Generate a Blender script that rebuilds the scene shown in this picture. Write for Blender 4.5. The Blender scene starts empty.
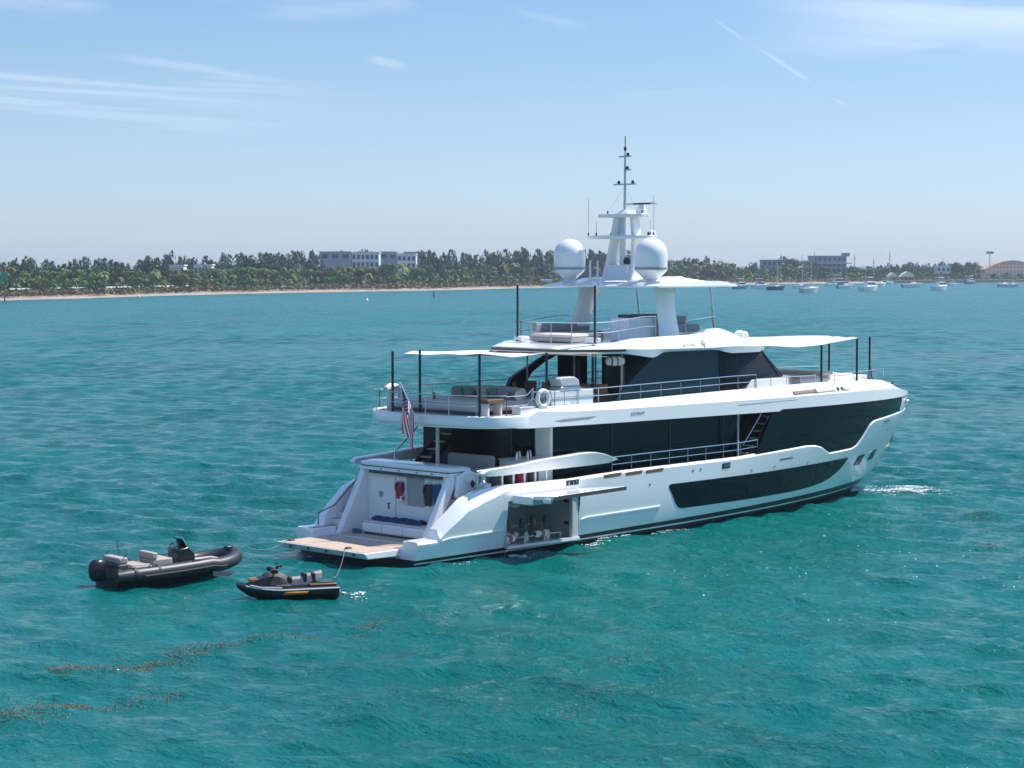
import bpy, math, random
import numpy as np
from mathutils import Vector, Matrix

R = math.radians
SC = bpy.context.scene
COL = SC.collection

# ---------------------------------------------------------------- camera
CAM = Vector((-49.04, -57.13, 10.754))
YAW = R(44.0)
PITCH = math.atan(120.0 / 2070.0)
fw = Vector((math.cos(YAW) * math.cos(PITCH), math.sin(YAW) * math.cos(PITCH), -math.sin(PITCH)))
rt = Vector((math.sin(YAW), -math.cos(YAW), 0))
up = rt.cross(fw)
cd = bpy.data.cameras.new('camera')
cd.sensor_width = 36.0
cd.lens = 2070.0 / 1024.0 * 36.0
cd.clip_start = 0.5
cd.clip_end = 20000
cam = bpy.data.objects.new('camera', cd)
mw = Matrix.Identity(4)
for i in range(3):
    mw[i][0] = rt[i]; mw[i][1] = up[i]; mw[i][2] = -fw[i]; mw[i][3] = CAM[i]
cam.matrix_world = mw
COL.objects.link(cam)
SC.camera = cam

# ---------------------------------------------------------------- world, sun, exposure
SUN_AZ, SUN_EL = R(-25.0), R(58.0)          # azimuth from +X towards +Y
w = bpy.data.worlds.new("World"); SC.world = w
w.use_nodes = True
nt = w.node_tree; nt.nodes.clear()

class NX:
    """tiny helper to write node maths"""
    def __init__(s, nt): s.nt = nt
    def m(s, op, a, b=None, c=None, clamp=False):
        n = s.nt.nodes.new('ShaderNodeMath'); n.operation = op; n.use_clamp = clamp
        for i, v in enumerate((a, b, c)):
            if v is None: continue
            if isinstance(v, (int, float)): n.inputs[i].default_value = v
            else: s.nt.links.new(v, n.inputs[i])
        return n.outputs[0]
    def smooth(s, v, a, b):
        n = s.nt.nodes.new('ShaderNodeMapRange'); n.interpolation_type = 'SMOOTHSTEP'
        s.nt.links.new(v, n.inputs[0]); n.inputs[1].default_value = a; n.inputs[2].default_value = b
        return n.outputs[0]
    def noise(s, vec, scale, detail=4, rough=.55, dist=0.0):
        n = s.nt.nodes.new('ShaderNodeTexNoise')
        if vec is not None: s.nt.links.new(vec, n.inputs['Vector'])
        n.inputs['Scale'].default_value = scale; n.inputs['Detail'].default_value = detail
        n.inputs['Roughness'].default_value = rough; n.inputs['Distortion'].default_value = dist
        return n.outputs[0]
    def comb(s, x, y, z):
        n = s.nt.nodes.new('ShaderNodeCombineXYZ')
        for i, v in enumerate((x, y, z)):
            if isinstance(v, (int, float)): n.inputs[i].default_value = v
            else: s.nt.links.new(v, n.inputs[i])
        return n.outputs[0]
    def mix(s, f, a, b, mode='MIX'):
        n = s.nt.nodes.new('ShaderNodeMix'); n.data_type = 'RGBA'; n.blend_type = mode
        for k, v in ((0, f), (6, a), (7, b)):
            if isinstance(v, (int, float)): n.inputs[k].default_value = v
            elif isinstance(v, (tuple, list)): n.inputs[k].default_value = tuple(v) + ((1,) if len(v) == 3 else ())
            else: s.nt.links.new(v, n.inputs[k])
        return n.outputs[2]

X = NX(nt)
out = nt.nodes.new('ShaderNodeOutputWorld')
bg = nt.nodes.new('ShaderNodeBackground')
sky = nt.nodes.new('ShaderNodeTexSky')
sky.sky_type = 'NISHITA'; sky.sun_disc = False
sky.sun_elevation = SUN_EL; sky.sun_rotation = R(90) - SUN_AZ
sky.air_density = 1.0; sky.dust_density = 0.35; sky.ozone_density = 3.0; sky.altitude = 0
tc = nt.nodes.new('ShaderNodeTexCoord')
sp = nt.nodes.new('ShaderNodeSeparateXYZ'); nt.links.new(tc.outputs['Generated'], sp.inputs[0])
az = X.m('MULTIPLY', X.m('SUBTRACT', X.m('ARCTAN2', sp.outputs[1], sp.outputs[0]), YAW), -1.0)   # + to the right of the bay view
el = X.m('ARCSINE', sp.outputs[2])
# thin cirrus: long, slightly tilted streaks
elt = X.m('ADD', el, X.m('MULTIPLY', az, 0.06))
st = X.noise(X.comb(X.m('MULTIPLY', az, 5.0), X.m('MULTIPLY', elt, 90.0), 0), 1.0, 5, .55, .3)
lo = X.noise(X.comb(X.m('MULTIPLY', az, 9.0), X.m('MULTIPLY', el, 40.0), 3.3), 1.0, 4, .5)
left = X.m('MULTIPLY', X.smooth(az, -0.05, -0.2), X.m('MULTIPLY', X.smooth(el, .055, .068), X.smooth(el, .105, .085)))
m1 = X.m('MULTIPLY', X.smooth(st, .50, .66), X.m('MULTIPLY', left, .30))
right = X.m('MULTIPLY', X.smooth(az, .09, .2), X.m('MULTIPLY', X.smooth(el, .088, .108), X.smooth(el, .2, .12)))
m2 = X.m('MULTIPLY', X.m('MULTIPLY', X.smooth(lo, .30, .62), X.m('ADD', .45, X.m('MULTIPLY', X.smooth(st, .3, .7), .55))), X.m('MULTIPLY', right, .52))
topm = X.smooth(el, .095, .135)
m3 = X.m('MULTIPLY', X.smooth(X.noise(X.comb(X.m('MULTIPLY', az, 7.0), X.m('MULTIPLY', elt, 35.0), 9.1), 1.0, 5, .6), .5, .75), X.m('MULTIPLY', topm, .35))
def streak(px0, py0, px1, py1, wpx, s):
    a0, a1 = math.atan((px0-512)/2070), math.atan((px1-512)/2070)
    e0, e1 = math.atan((264-py0)/2070), math.atan((264-py1)/2070)
    t = X.m('DIVIDE', X.m('SUBTRACT', az, a0), a1-a0)
    line = X.m('ADD', X.m('MULTIPLY', t, e1-e0), e0)
    d = X.m('ABSOLUTE', X.m('SUBTRACT', el, line))
    d = X.m('ADD', d, X.m('MULTIPLY', X.m('SUBTRACT', st, .5), wpx*3.0/2070))
    core = X.smooth(d, wpx/2070, 0.0)
    ends = X.m('MULTIPLY', X.smooth(t, 0, .35), X.smooth(t, 1, .6))
    return X.m('MULTIPLY', X.m('MULTIPLY', core, ends), s)
tot = X.m('ADD', X.m('ADD', m1, m2), m3)
for a in [(705, 18, 752, 50, 2.4, .16), (748, 46, 822, 94, 2.8, .22), (828, 100, 848, 110, 2.4, .18), (600, 96, 760, 92, 6, .10),
          (90, 58, 300, 86, 5, .17), (365, 60, 412, 70, 4, .20), (-90, 77, 260, 98, 3.5, .20), (-90, 90, 200, 101, 3.5, .17), (-90, 108, 340, 130, 6, .15), (-90, 84, 420, 118, 16, .08), (240, 20, 420, 8, 10, .14), (500, 12, 600, 30, 8, .14)]:
    tot = X.m('ADD', tot, streak(*a))
tot = X.m('MINIMUM', tot, .8)
hs = nt.nodes.new('ShaderNodeHueSaturation')
nt.links.new(sky.outputs[0], hs.inputs['Color'])
hs.inputs['Saturation'].default_value = 1.0
t1 = X.mix(X.smooth(el, 0.0, .10), (.435, .52, .755), (.44, .50, .60))
t2 = X.mix(X.smooth(el, .12, .6), t1, (.80, .90, 1.05))
tint = X.mix(1.0, hs.outputs[0], t2, 'MULTIPLY')
cl = X.mix(tot, tint, (4.2, 4.7, 5.4))
nt.links.new(cl, bg.inputs[0])
bg.inputs[1].default_value = 0.13
nt.links.new(bg.outputs[0], out.inputs[0])
SKY_TINT = nt.nodes

sd = bpy.data.lights.new('sun', 'SUN'); sd.energy = 3.7; sd.angle = R(0.53); sd.color = (1.0, .955, .89)
sun = bpy.data.objects.new('sun', sd)
sdir = Vector((math.cos(SUN_EL)*math.cos(SUN_AZ), math.cos(SUN_EL)*math.sin(SUN_AZ), math.sin(SUN_EL)))
sun.rotation_euler = (-sdir).to_track_quat('-Z', 'Y').to_euler()
sun.location = (0, 0, 60)
COL.objects.link(sun)
SC.view_settings.view_transform = 'Standard'
SC.view_settings.look = 'None'
SC.view_settings.exposure = 0.8
SC.view_settings.gamma = 1.0
SC.view_settings.use_curve_mapping = False
SC.cycles.max_bounces = 8
SC.cycles.volume_bounces = 0
SC.cycles.caustics_reflective = False
SC.cycles.caustics_refractive = False

# ---------------------------------------------------------------- materials
def mat(name, col, rough=.5, metal=0.0, spec=.5, var=0.0, vscale=3.0, bump=0.0, bscale=20.0, coat=0.0, alpha=None, trans=0.0, objvar=0.0, hvar=0.0):
    m = bpy.data.materials.new(name); m.use_nodes = True
    t = m.node_tree; b = t.nodes['Principled BSDF']; x = NX(t)
    b.inputs['Roughness'].default_value = rough; b.inputs['Metallic'].default_value = metal
    b.inputs['Specular IOR Level'].default_value = spec
    b.inputs['Coat Weight'].default_value = coat
    b.inputs['Base Color'].default_value = tuple(col) + (1,)
    c = None
    if var or objvar:
        co = t.nodes.new('ShaderNodeTexCoord')
        n = x.noise(co.outputs['Object'], vscale, 4, .6)
        f = x.m('ADD', x.m('MULTIPLY', x.m('SUBTRACT', n, .5), 2*var), 1.0)
        if objvar:
            oi = t.nodes.new('ShaderNodeObjectInfo')
            f = x.m('MULTIPLY', f, x.m('ADD', x.m('MULTIPLY', x.m('SUBTRACT', oi.outputs['Random'], .5), 2*objvar), 1.0))
        v = t.nodes.new('ShaderNodeHueSaturation'); v.inputs['Color'].default_value = tuple(col) + (1,)
        t.links.new(f, v.inputs['Value'])
        if hvar:
            oi2 = t.nodes.new('ShaderNodeObjectInfo')
            t.links.new(x.m('ADD', x.m('MULTIPLY', x.m('SUBTRACT', oi2.outputs['Random'], .6), hvar), .5), v.inputs['Hue'])
        t.links.new(v.outputs[0], b.inputs['Base Color'])
    if bump:
        co = t.nodes.new('ShaderNodeTexCoord')
        bn = t.nodes.new('ShaderNodeBump'); bn.inputs['Strength'].default_value = bump; bn.inputs['Distance'].default_value = .02
        t.links.new(x.noise(co.outputs['Object'], bscale, 4), bn.inputs['Height'])
        t.links.new(bn.outputs[0], b.inputs['Normal'])
    return m

def teak_mat():
    m = bpy.data.materials.new('teak'); m.use_nodes = True
    t = m.node_tree; b = t.nodes['Principled BSDF']; x = NX(t)
    co = t.nodes.new('ShaderNodeTexCoord'); s = t.nodes.new('ShaderNodeSeparateXYZ'); t.links.new(co.outputs['Object'], s.inputs[0])
    fr = x.m('FRACT', x.m('MULTIPLY', s.outputs[1], 12.0))
    seam = x.smooth(x.m('ABSOLUTE', x.m('SUBTRACT', fr, .5)), .42, .49)
    plank = x.noise(x.comb(x.m('MULTIPLY', s.outputs[0], .5), x.m('FLOOR', x.m('MULTIPLY', s.outputs[1], 12.0)), 0), 3.0, 3)
    c = x.mix(plank, (.44, .32, .22), (.58, .45, .33))
    c = x.mix(x.m('MULTIPLY', seam, .7), c, (.06, .05, .04))
    t.links.new(c, b.inputs['Base Color']); b.inputs['Roughness'].default_value = .65
    return m

M = {}
M['gel'] = mat('white_gelcoat', (.80, .80, .79), .16, var=.05, vscale=.5, coat=.4, bump=.12, bscale=1.2)
M['gelm'] = mat('white_satin', (.78, .78, .77), .4, var=.03, vscale=1.2)
M['grey'] = mat('grey_paint', (.30, .31, .32), .45, var=.06)
M['lgrey'] = mat('light_grey_paint', (.5, .52, .53), .45, var=.05)
M['dgrey'] = mat('dark_grey_paint', (.05, .055, .06), .5, var=.08)
M['black'] = mat('black_gloss', (.010, .011, .013), .3)
M['anti'] = mat('antifouling_black', (.008, .009, .012), .45)
M['glass'] = mat('dark_tinted_glass', (.0008, .006, .008), .03, spec=.22)
for _g in ('glass',):
    M[_g].node_tree.nodes['Principled BSDF'].inputs['Specular Tint'].default_value = (.35, .85, .92, 1)
M['glass2'] = mat('sunshade_glass', (.011, .042, .060), .12, spec=.25, var=.15, vscale=.7)
M['mesh'] = mat('windscreen_mesh_cover', (.022, .032, .040), .75, spec=.2, var=.12, vscale=1.4, bump=.6, bscale=2.2)
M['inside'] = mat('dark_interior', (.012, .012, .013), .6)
M['steel'] = mat('stainless_steel', (.62, .63, .64), .22, metal=1.0)
M['teak'] = teak_mat()
M['wood'] = mat('brown_wood', (.20, .10, .05), .5, var=.15, vscale=6)
M['cream'] = mat('cream_upholstery', (.58, .53, .48), .85, var=.05, vscale=3, bump=.2, bscale=60)
M['greyup'] = mat('grey_upholstery', (.30, .30, .30), .85, var=.06, bump=.2, bscale=60)
M['greenup'] = mat('sage_fabric', (.22, .27, .25), .85, var=.08)
M['canvas'] = mat('white_canvas', (.68, .63, .55), .8, var=.03, vscale=2)
M['rubber'] = mat('black_rubber', (.018, .018, .02), .6, var=.1)
M['tube'] = mat('dark_grey_hypalon', (.026, .028, .033), .45, var=.08, vscale=3)
M['navy'] = mat('navy_cloth', (.012, .05, .10), .85, var=.3, vscale=9)
M['blue'] = mat('blue_neoprene', (.01, .06, .22), .7, var=.2, vscale=6)
M['red'] = mat('red_cloth', (.45, .02, .04), .7, var=.2, vscale=8)
M['flagred'] = mat('flag_red', (.60, .012, .03), .8)
M['flagblue'] = mat('flag_blue', (.014, .02, .085), .8)
M['flagwhite'] = mat('flag_white', (.75, .74, .72), .8)
M['orange'] = mat('orange_paint', (.55, .20, .02), .4)
M['tankorange'] = mat('orange_cap', (.60, .13, .05), .5)
M['tan'] = mat('tan_vinyl', (.36, .31, .27), .7, var=.08)
M['rope'] = mat('pale_rope', (.20, .19, .15), .9)
M['silverseat'] = mat('pale_silver_vinyl', (.34, .30, .26), .5, var=.4, vscale=7)

# ---------------------------------------------------------------- mesh builder
class MB:
    def __init__(s): s.v = []; s.f = []; s.m = []
    def add(s, vs, fs, mi=0):
        o = len(s.v); s.v += [tuple(map(float, p)) for p in vs]
        for q in fs: s.f.append(tuple(i+o for i in q)); s.m.append(mi)
        return s
    def box(s, x0, x1, y0, y1, z0, z1, mi=0, sx=0, sy=0):
        """sx, sy: how much the top shrinks"""
        v = [(x0, y0, z0), (x1, y0, z0), (x1, y1, z0), (x0, y1, z0),
             (x0+sx, y0+sy, z1), (x1-sx, y0+sy, z1), (x1-sx, y1-sy, z1), (x0+sx, y1-sy, z1)]
        return s.add(v, [(3, 2, 1, 0), (4, 5, 6, 7), (0, 1, 5, 4), (1, 2, 6, 5), (2, 3, 7, 6), (3, 0, 4, 7)], mi)
    def prism_y(s, poly, y0, y1, mi=0):
        """poly of (x,z), extruded along y"""
        n = len(poly); a = [(p[0], y0, p[1]) for p in poly] + [(p[0], y1, p[1]) for p in poly]
        return s.add(a, [tuple(range(n))[::-1], tuple(range(n, 2*n))] + [(i, (i+1) % n, n+(i+1) % n, n+i) for i in range(n)], mi)
    def prism_x(s, poly, x0, x1, mi=0):
        n = len(poly); a = [(x0, p[0], p[1]) for p in poly] + [(x1, p[0], p[1]) for p in poly]
        return s.add(a, [tuple(range(n))[::-1], tuple(range(n, 2*n))] + [(i, (i+1) % n, n+(i+1) % n, n+i) for i in range(n)], mi)
    def prism_z(s, poly, z0, z1, mi=0, top=None):
        n = len(poly); t = top or poly
        a = [(p[0], p[1], z0) for p in poly] + [(p[0], p[1], z1) for p in t]
        return s.add(a, [tuple(range(n))[::-1], tuple(range(n, 2*n))] + [(i, (i+1) % n, n+(i+1) % n, n+i) for i in range(n)], mi)
    def loft(s, rings, mi=0, cap=True, closed=True):
        n = len(rings[0]); v = [p for r in rings for p in r]; f = []
        for k in range(len(rings)-1):
            for i in range(n if closed else n-1):
                j = (i+1) % n
                f.append((k*n+i, k*n+j, (k+1)*n+j, (k+1)*n+i))
        if cap: f.append(tuple(range(n))[::-1]); f.append(tuple(range((len(rings)-1)*n, len(rings)*n)))
        return s.add(v, f, mi)
    def tube(s, pts, r, n=8, mi=0, closed=False, rs=None, flat=1.0):
        pts = [Vector(p) for p in pts]; rings = []; N = len(pts)
        prev = None
        for i, p in enumerate(pts):
            if closed: d = pts[(i+1) % N]-pts[i-1]
            else: d = pts[min(i+1, N-1)]-pts[max(i-1, 0)]
            d.normalize()
            ref = Vector((0, 0, 1)) if abs(d.z) < .95 else Vector((1, 0, 0))
            a = d.cross(ref).normalized(); b = a.cross(d)
            if prev is not None and a.dot(prev) < 0: a = -a; b = -b
            prev = a
            rr = rs[i] if rs else r
            rings.append([tuple(p+a*(rr*math.cos(t))+b*(rr*flat*math.sin(t))) for t in [2*math.pi*k/n for k in range(n)]])
        if closed: rings.append(rings[0])
        return s.loft(rings, mi, cap=not closed)
    def lathe(s, prof, c=(0, 0, 0), n=20, mi=0, axis='z'):
        rings = []
        for r, h in prof:
            ring = []
            for k in range(n):
                t = 2*math.pi*k/n; a, b = max(r, 1e-4)*math.cos(t), max(r, 1e-4)*math.sin(t)
                p = {'z': (a, b, h), 'x': (h, a, b), 'y': (b, h, a)}[axis]
                ring.append((c[0]+p[0], c[1]+p[1], c[2]+p[2]))
            rings.append(ring)
        return s.loft(rings, mi)
    def grid(s, fn, nu, nv, mi=0):
        v = [fn(i/nu, j/nv) for i in range(nu+1) for j in range(nv+1)]
        f = [(i*(nv+1)+j, (i+1)*(nv+1)+j, (i+1)*(nv+1)+j+1, i*(nv+1)+j+1) for i in range(nu) for j in range(nv)]
        return s.add(v, f, mi)
    def mirror(s):
        n = len(s.v); s.v += [(x, -y, z) for x, y, z in s.v]
        f = list(s.f); s.f += [tuple(i+n for i in q)[::-1] for q in f]; s.m += list(s.m)
        return s
    def rot(s, a, c=(0, 0), axis='z'):
        ca, sa = math.cos(a), math.sin(a)
        if axis == 'z': s.v = [(c[0]+(x-c[0])*ca-(y-c[1])*sa, c[1]+(x-c[0])*sa+(y-c[1])*ca, z) for x, y, z in s.v]
        return s
    def move(s, dx, dy, dz): s.v = [(x+dx, y+dy, z+dz) for x, y, z in s.v]; return s
    def build(s, name, mats, parent=None, smooth=35, bevel=0, seg=2, solid=0):
        me = bpy.data.meshes.new(name); me.from_pydata(s.v, [], s.f)
        if not isinstance(mats, (list, tuple)): mats = [mats]
        for q in mats: me.materials.append(q)
        me.polygons.foreach_set('material_index', [min(i, len(mats)-1) for i in s.m])
        me.update()
        if smooth:
            me.polygons.foreach_set('use_smooth', [True]*len(me.polygons)); me.set_sharp_from_angle(angle=R(smooth))
        o = bpy.data.objects.new(name, me); COL.objects.link(o)
        if parent is not None: o.parent = parent
        if solid:
            md = o.modifiers.new('thickness', 'SOLIDIFY'); md.thickness = solid; md.offset = 0
        if bevel:
            md = o.modifiers.new('bevel', 'BEVEL'); md.width = bevel; md.segments = seg; md.limit_method = 'ANGLE'; md.angle_limit = R(40); md.harden_normals = False
        return o

def tag(o, label=None, cat=None, group=None, kind=None):
    if label: o['label'] = label
    if cat: o['category'] = cat
    if group: o['group'] = group
    if kind: o['kind'] = kind
    return o
def empty(name, loc=(0, 0, 0), rz=0, label=None, cat=None, group=None):
    o = bpy.data.objects.new(name, None); o.location = loc; o.rotation_euler = (0, 0, rz)
    o.empty_display_size = .3; COL.objects.link(o)
    return tag(o, label, cat, group)
def copy_tree(o, parent=None):
    c = o.copy(); COL.objects.link(c)
    if parent is not None: c.parent = parent
    for ch in [q for q in COL.objects if q.parent == o]: copy_tree(ch, c)
    return c
def text(name, s, size, mtx, m, parent=None, ext=.006, font=None, shear=0):
    cu = bpy.data.curves.new(name, 'FONT'); cu.body = s; cu.size = size; cu.extrude = ext; cu.shear = shear
    t = bpy.data.objects.new(name, cu); COL.objects.link(t)
    dg = bpy.context.evaluated_depsgraph_get()
    me = bpy.data.meshes.new_from_object(t.evaluated_get(dg)); me.transform(mtx)
    me.materials.clear(); me.materials.append(m)
    o = bpy.data.objects.new(name, me); COL.objects.link(o)
    bpy.data.objects.remove(t)
    if parent is not None: o.parent = parent
    return o
def interp(x, t):
    if x <= t[0][0]: return t[0][1]
    for (a, b), (c, d) in zip(t, t[1:]):
        if x <= c: return b+(d-b)*(x-a)/(c-a)
    return t[-1][1]

# ---------------------------------------------------------------- THE WATER
rng = np.random.default_rng(7)
def axis_pts(segs):
    pts = [segs[0][0]]
    for a, b, s0, s1 in segs:
        x = a; s = s0
        while x < b-1e-6:
            t = (x-a)/(b-a); s = s0*(s1/s0)**t
            x += s; pts.append(min(x, b))
    return np.array(pts)
S = axis_pts([(-400, 30, 60, 2.5), (30, 120, .20, .28), (120, 260, .28, .6), (260, 700, .6, 3.0), (700, 1400, 3.0, 30), (1400, 9000, 30, 900)])
S = np.unique(S)
tp = axis_pts([(0, 34, .22, .24), (34, 80, .24, 1.5), (80, 500, 1.5, 40), (500, 6000, 40, 900)])
T = np.unique(np.concatenate([-tp, tp]))
SS, TT = np.meshgrid(S, T, indexing='ij')
ds = np.gradient(S)[:, None]*np.ones_like(SS); dt = np.gradient(T)[None, :]*np.ones_like(SS)
f2 = Vector((math.cos(YAW), math.sin(YAW), 0)); r2 = rt
PX = CAM.x+SS*f2.x+TT*r2.x; PY = CAM.y+SS*f2.y+TT*r2.y
PZ = np.zeros_like(PX); DX = np.zeros_like(PX); DY = np.zeros_like(PX)
sp_ = np.maximum(ds, dt)
lam = np.exp(rng.uniform(math.log(.5), math.log(5.5), 140))
WD = math.radians(203)            # the wind blows from ahead of the bow
for L in lam:
    th = WD+rng.normal(0, .50); k = 2*math.pi/L
    a = .0066*L**.62*rng.uniform(.5, 1.3)
    ph = rng.uniform(0, 2*math.pi)
    att = np.clip((L/sp_-2.2)/1.5, 0, 1)
    arg = k*(PX*math.cos(th)+PY*math.sin(th))+ph
    PZ += a*att*np.cos(arg)
    DX += -.8*a*att*math.cos(th)*np.sin(arg); DY += -.8*a*att*math.sin(th)*np.sin(arg)
gust = .75+.35*np.sin(PX*.045+1.3*np.sin(PY*.03))*np.sin(PY*.052+.8)
PZ *= gust; PZ -= .12; PX += DX*gust; PY += DY*gust
ni, nj = PX.shape
verts = np.stack([PX, PY, PZ], -1).reshape(-1, 3).astype(np.float32)
idx = np.arange(ni*nj).reshape(ni, nj)
quads = np.stack([idx[:-1, :-1], idx[:-1, 1:], idx[1:, 1:], idx[1:, :-1]], -1).reshape(-1, 4)
me = bpy.data.meshes.new('sea')
me.vertices.add(len(verts)); me.vertices.foreach_set('co', verts.ravel())
me.loops.add(quads.size); me.loops.foreach_set('vertex_index', quads.ravel().astype(np.int32))
me.polygons.add(len(quads)); me.polygons.foreach_set('loop_start', np.arange(0, quads.size, 4, dtype=np.int32))
me.polygons.foreach_set('loop_total', np.full(len(quads), 4, dtype=np.int32))
me.update(calc_edges=True)
me.polygons.foreach_set('use_smooth', np.ones(len(quads), dtype=bool))
# make sure the sheet faces up
if me.polygons[0].normal.z < 0: me.flip_normals()
sea = bpy.data.objects.new('sea', me); COL.objects.link(sea); tag(sea, kind='structure')
m = bpy.data.materials.new('sea_water'); m.use_nodes = True
t = m.node_tree; b = t.nodes['Principled BSDF']; x = NX(t)
co = t.nodes.new('ShaderNodeTexCoord')
mp = t.nodes.new('ShaderNodeMapping'); mp.inputs['Rotation'].default_value = (0, 0, R(-23)); mp.inputs['Scale'].default_value = (1.0, .55, 1)
t.links.new(co.outputs['Object'], mp.inputs[0])
big = x.noise(mp.outputs[0], .045, 4, .6)
mid = x.noise(mp.outputs[0], .35, 4, .6)
patch = x.m('ADD', x.m('MULTIPLY', big, .7), x.m('MULTIPLY', mid, .3))
c = x.mix(x.smooth(patch, .34, .66), (.0000, .090, .079), (.0000, .132, .119))
b.inputs['IOR'].default_value = 1.333
b.inputs['Specular IOR Level'].default_value = .25
ge = t.nodes.new('ShaderNodeNewGeometry')
dn = t.nodes.new('ShaderNodeVectorMath'); dn.operation = 'LENGTH'; t.links.new(ge.outputs['Position'], dn.inputs[0])
mr = t.nodes.new('ShaderNodeMapRange'); t.links.new(dn.outputs['Value'], mr.inputs[0])      # roughness rises with distance from the yacht, standing in for unresolved ripples
mr.inputs[1].default_value = 25; mr.inputs[2].default_value = 320; mr.inputs[3].default_value = .08; mr.inputs[4].default_value = .28
t.links.new(x.m('ADD', mr.outputs[0], x.m('MULTIPLY', x.m('SUBTRACT', patch, .5), .35), clamp=True), b.inputs['Roughness'])
t.links.new(c, b.inputs['Base Color'])
n1 = x.noise(mp.outputs[0], 4.2, 5, .62, .4)
n2 = x.noise(mp.outputs[0], 1.1, 5, .62, .4)
b1 = t.nodes.new('ShaderNodeBump'); b1.inputs['Strength'].default_value = 1.0; b1.inputs['Distance'].default_value = .13
t.links.new(n1, b1.inputs['Height'])
b2 = t.nodes.new('ShaderNodeBump'); b2.inputs['Strength'].default_value = 1.0; b2.inputs['Distance'].default_value = .24
b4 = t.nodes.new('ShaderNodeBump'); b4.inputs['Strength'].default_value = 1.0; b4.inputs['Distance'].default_value = .7
t.links.new(x.noise(mp.outputs[0], .16, 3, .6, .3), b4.inputs['Height']); t.links.new(b4.outputs[0], b2.inputs['Normal'])
t.links.new(n2, b2.inputs['Height']); t.links.new(b2.outputs[0], b1.inputs['Normal'])
n3 = x.noise(mp.outputs[0], 9.0, 4, .6, .3)
b3 = t.nodes.new('ShaderNodeBump'); b3.inputs['Strength'].default_value = 1.0; b3.inputs['Distance'].default_value = .028
t.links.new(n3, b3.inputs['Height']); t.links.new(b1.outputs[0], b3.inputs['Normal'])
t.links.new(b3.outputs[0], b.inputs['Normal'])
me.materials.append(m)
def wz(): return 0.0

# ---------------------------------------------------------------- THE YACHT: hull form
STEM = [(-.8, 31.5), (0, 33.7), (1.0, 35.4), (1.75, 36.2), (2.65, 36.95), (3.5, 37.5), (4.4, 37.6), (5.0, 37.2), (5.6, 36.2)]
def B(xx, z):
    """half breadth of the hull at station xx, height z"""
    stem = interp(z, STEM)
    s = stem-xx
    if s <= 0: return 0.0
    L = interp(z, [(0, 22), (2.65, 18), (4.4, 15)]); a = 2.5; bb = interp(z, [(0, .75), (2.65, .70), (3.5, .66), (4.4, .60)])
    Bm = interp(z, [(-.8, 2.6), (-.4, 3.1), (0, 3.40), (.6, 3.55), (1.5, 3.68), (2.65, 3.75), (5, 3.75), (5.6, 3.6)])
    v = Bm*(1-(1-min(s/L, 1))**a)**bb
    if xx < 8: v -= (.30-.10*min(z/2.6, 1))*((8-xx)/8)**2
    return v
SHEER = [(.8, .74), (2.7, .77), (2.82, 1.12), (3.2, 1.45), (4.1, 2.14), (4.86, 2.40), (5.9, 2.53), (9.5, 2.50), (12.4, 2.6), (20, 2.65), (25.0, 2.84), (25.8, 2.80),
         (26.3, 2.70), (27.2, 2.36), (28.2, 2.38), (29.4, 2.41), (29.85, 2.52), (30.25, 2.85), (30.75, 3.42), (31.15, 3.58), (32.4, 3.66), (34, 3.74), (36, 3.82), (37, 3.88), (38.2, 3.95)]
def sheer(xx): return interp(xx, SHEER)
def zst(xx): return -.03+.0125*(xx-6)
def zbk(xx): return max(.14+.0175*(xx-6), zst(xx)+.10)
YT = empty('motor_yacht', (0, 0, 0), 0, 'large white tri-deck motor yacht with dark glass, stern platform folded down', 'yacht')

xs = sorted(set([1.75, 2.0, 2.3, 2.7, 2.76, 2.82, 2.95, 3.2, 3.6, 4.1, 4.5, 4.86, 5.3, 5.9, 6.1, 10.1] + list(np.arange(6.5, 37.4, .5)) +
                [25.2, 25.8, 26.1, 26.3, 26.6, 26.9, 27.2, 28.2, 29.2, 29.4, 29.6, 29.85, 30.05, 30.25, 30.4, 30.6, 30.75, 30.95, 31.15, 31.4, 36.2, 36.8, 37.2, 37.4, 37.45, 37.52, 37.57]))
xs = [float(q) for q in xs]
def zstem(xx):
    return interp(xx, [(b_, a) for a, b_ in STEM[:7]]) if xx > STEM[0][1] else -.8
def bevel_h(xx): return interp(xx, [(2.75, .09), (2.82, .30), (4.6, .46), (5.4, .36), (6.6, .09)])
def hull_rows(xx):
    top = sheer(xx)
    zz = [-.8, -.4, zst(xx), zst(xx)+.06, zbk(xx)+.02, .55, .95, 1.4, 1.92, 2.2, 2.45, 2.85, 3.25]
    zz = [min(q, top-.012*(16-i)) for i, q in enumerate(zz)]
    bev = bevel_h(xx)
    zz = [min(q, top-bev-.07-.008*(14-i)) for i, q in enumerate(zz)]
    zz += [top-bev-.06, top-bev]
    zs_ = zstem(xx)+.01
    zz = [max(q, zs_+.004*i) for i, q in enumerate(zz)]
    return zz, top
mb = MB(); rings = []
for xx in xs:
    zz, top = hull_rows(xx); r = [(xx, 0.0, max(zstem(xx), -1.2 if xx < 30 else -.8))]
    for z in zz: r.append((xx, -max(B(xx, z), .01), z))
    th = interp(xx, [(4.3, .62), (6.2, .18)])
    bo = B(xx, top)
    r.append((xx, -max(bo-interp(xx, [(2.75, .09), (2.82, .26), (4.9, .30), (6.6, .09)]), .008), top))
    r.append((xx, -max(bo-th, .004), top+.01))
    fl = interp(xx, [(4.6, .60), (4.9, 2.05), (22.6, 2.05), (23.5, 2.2)])
    if xx > 24: fl = top-.22
    fl = min(fl, top-.05)
    r.append((xx, -max(bo-th-.01, .002), fl))
    rings.append(r)
n = len(rings[0]); vs = [p for r in rings for p in r]; fs = []; ms = []
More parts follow.
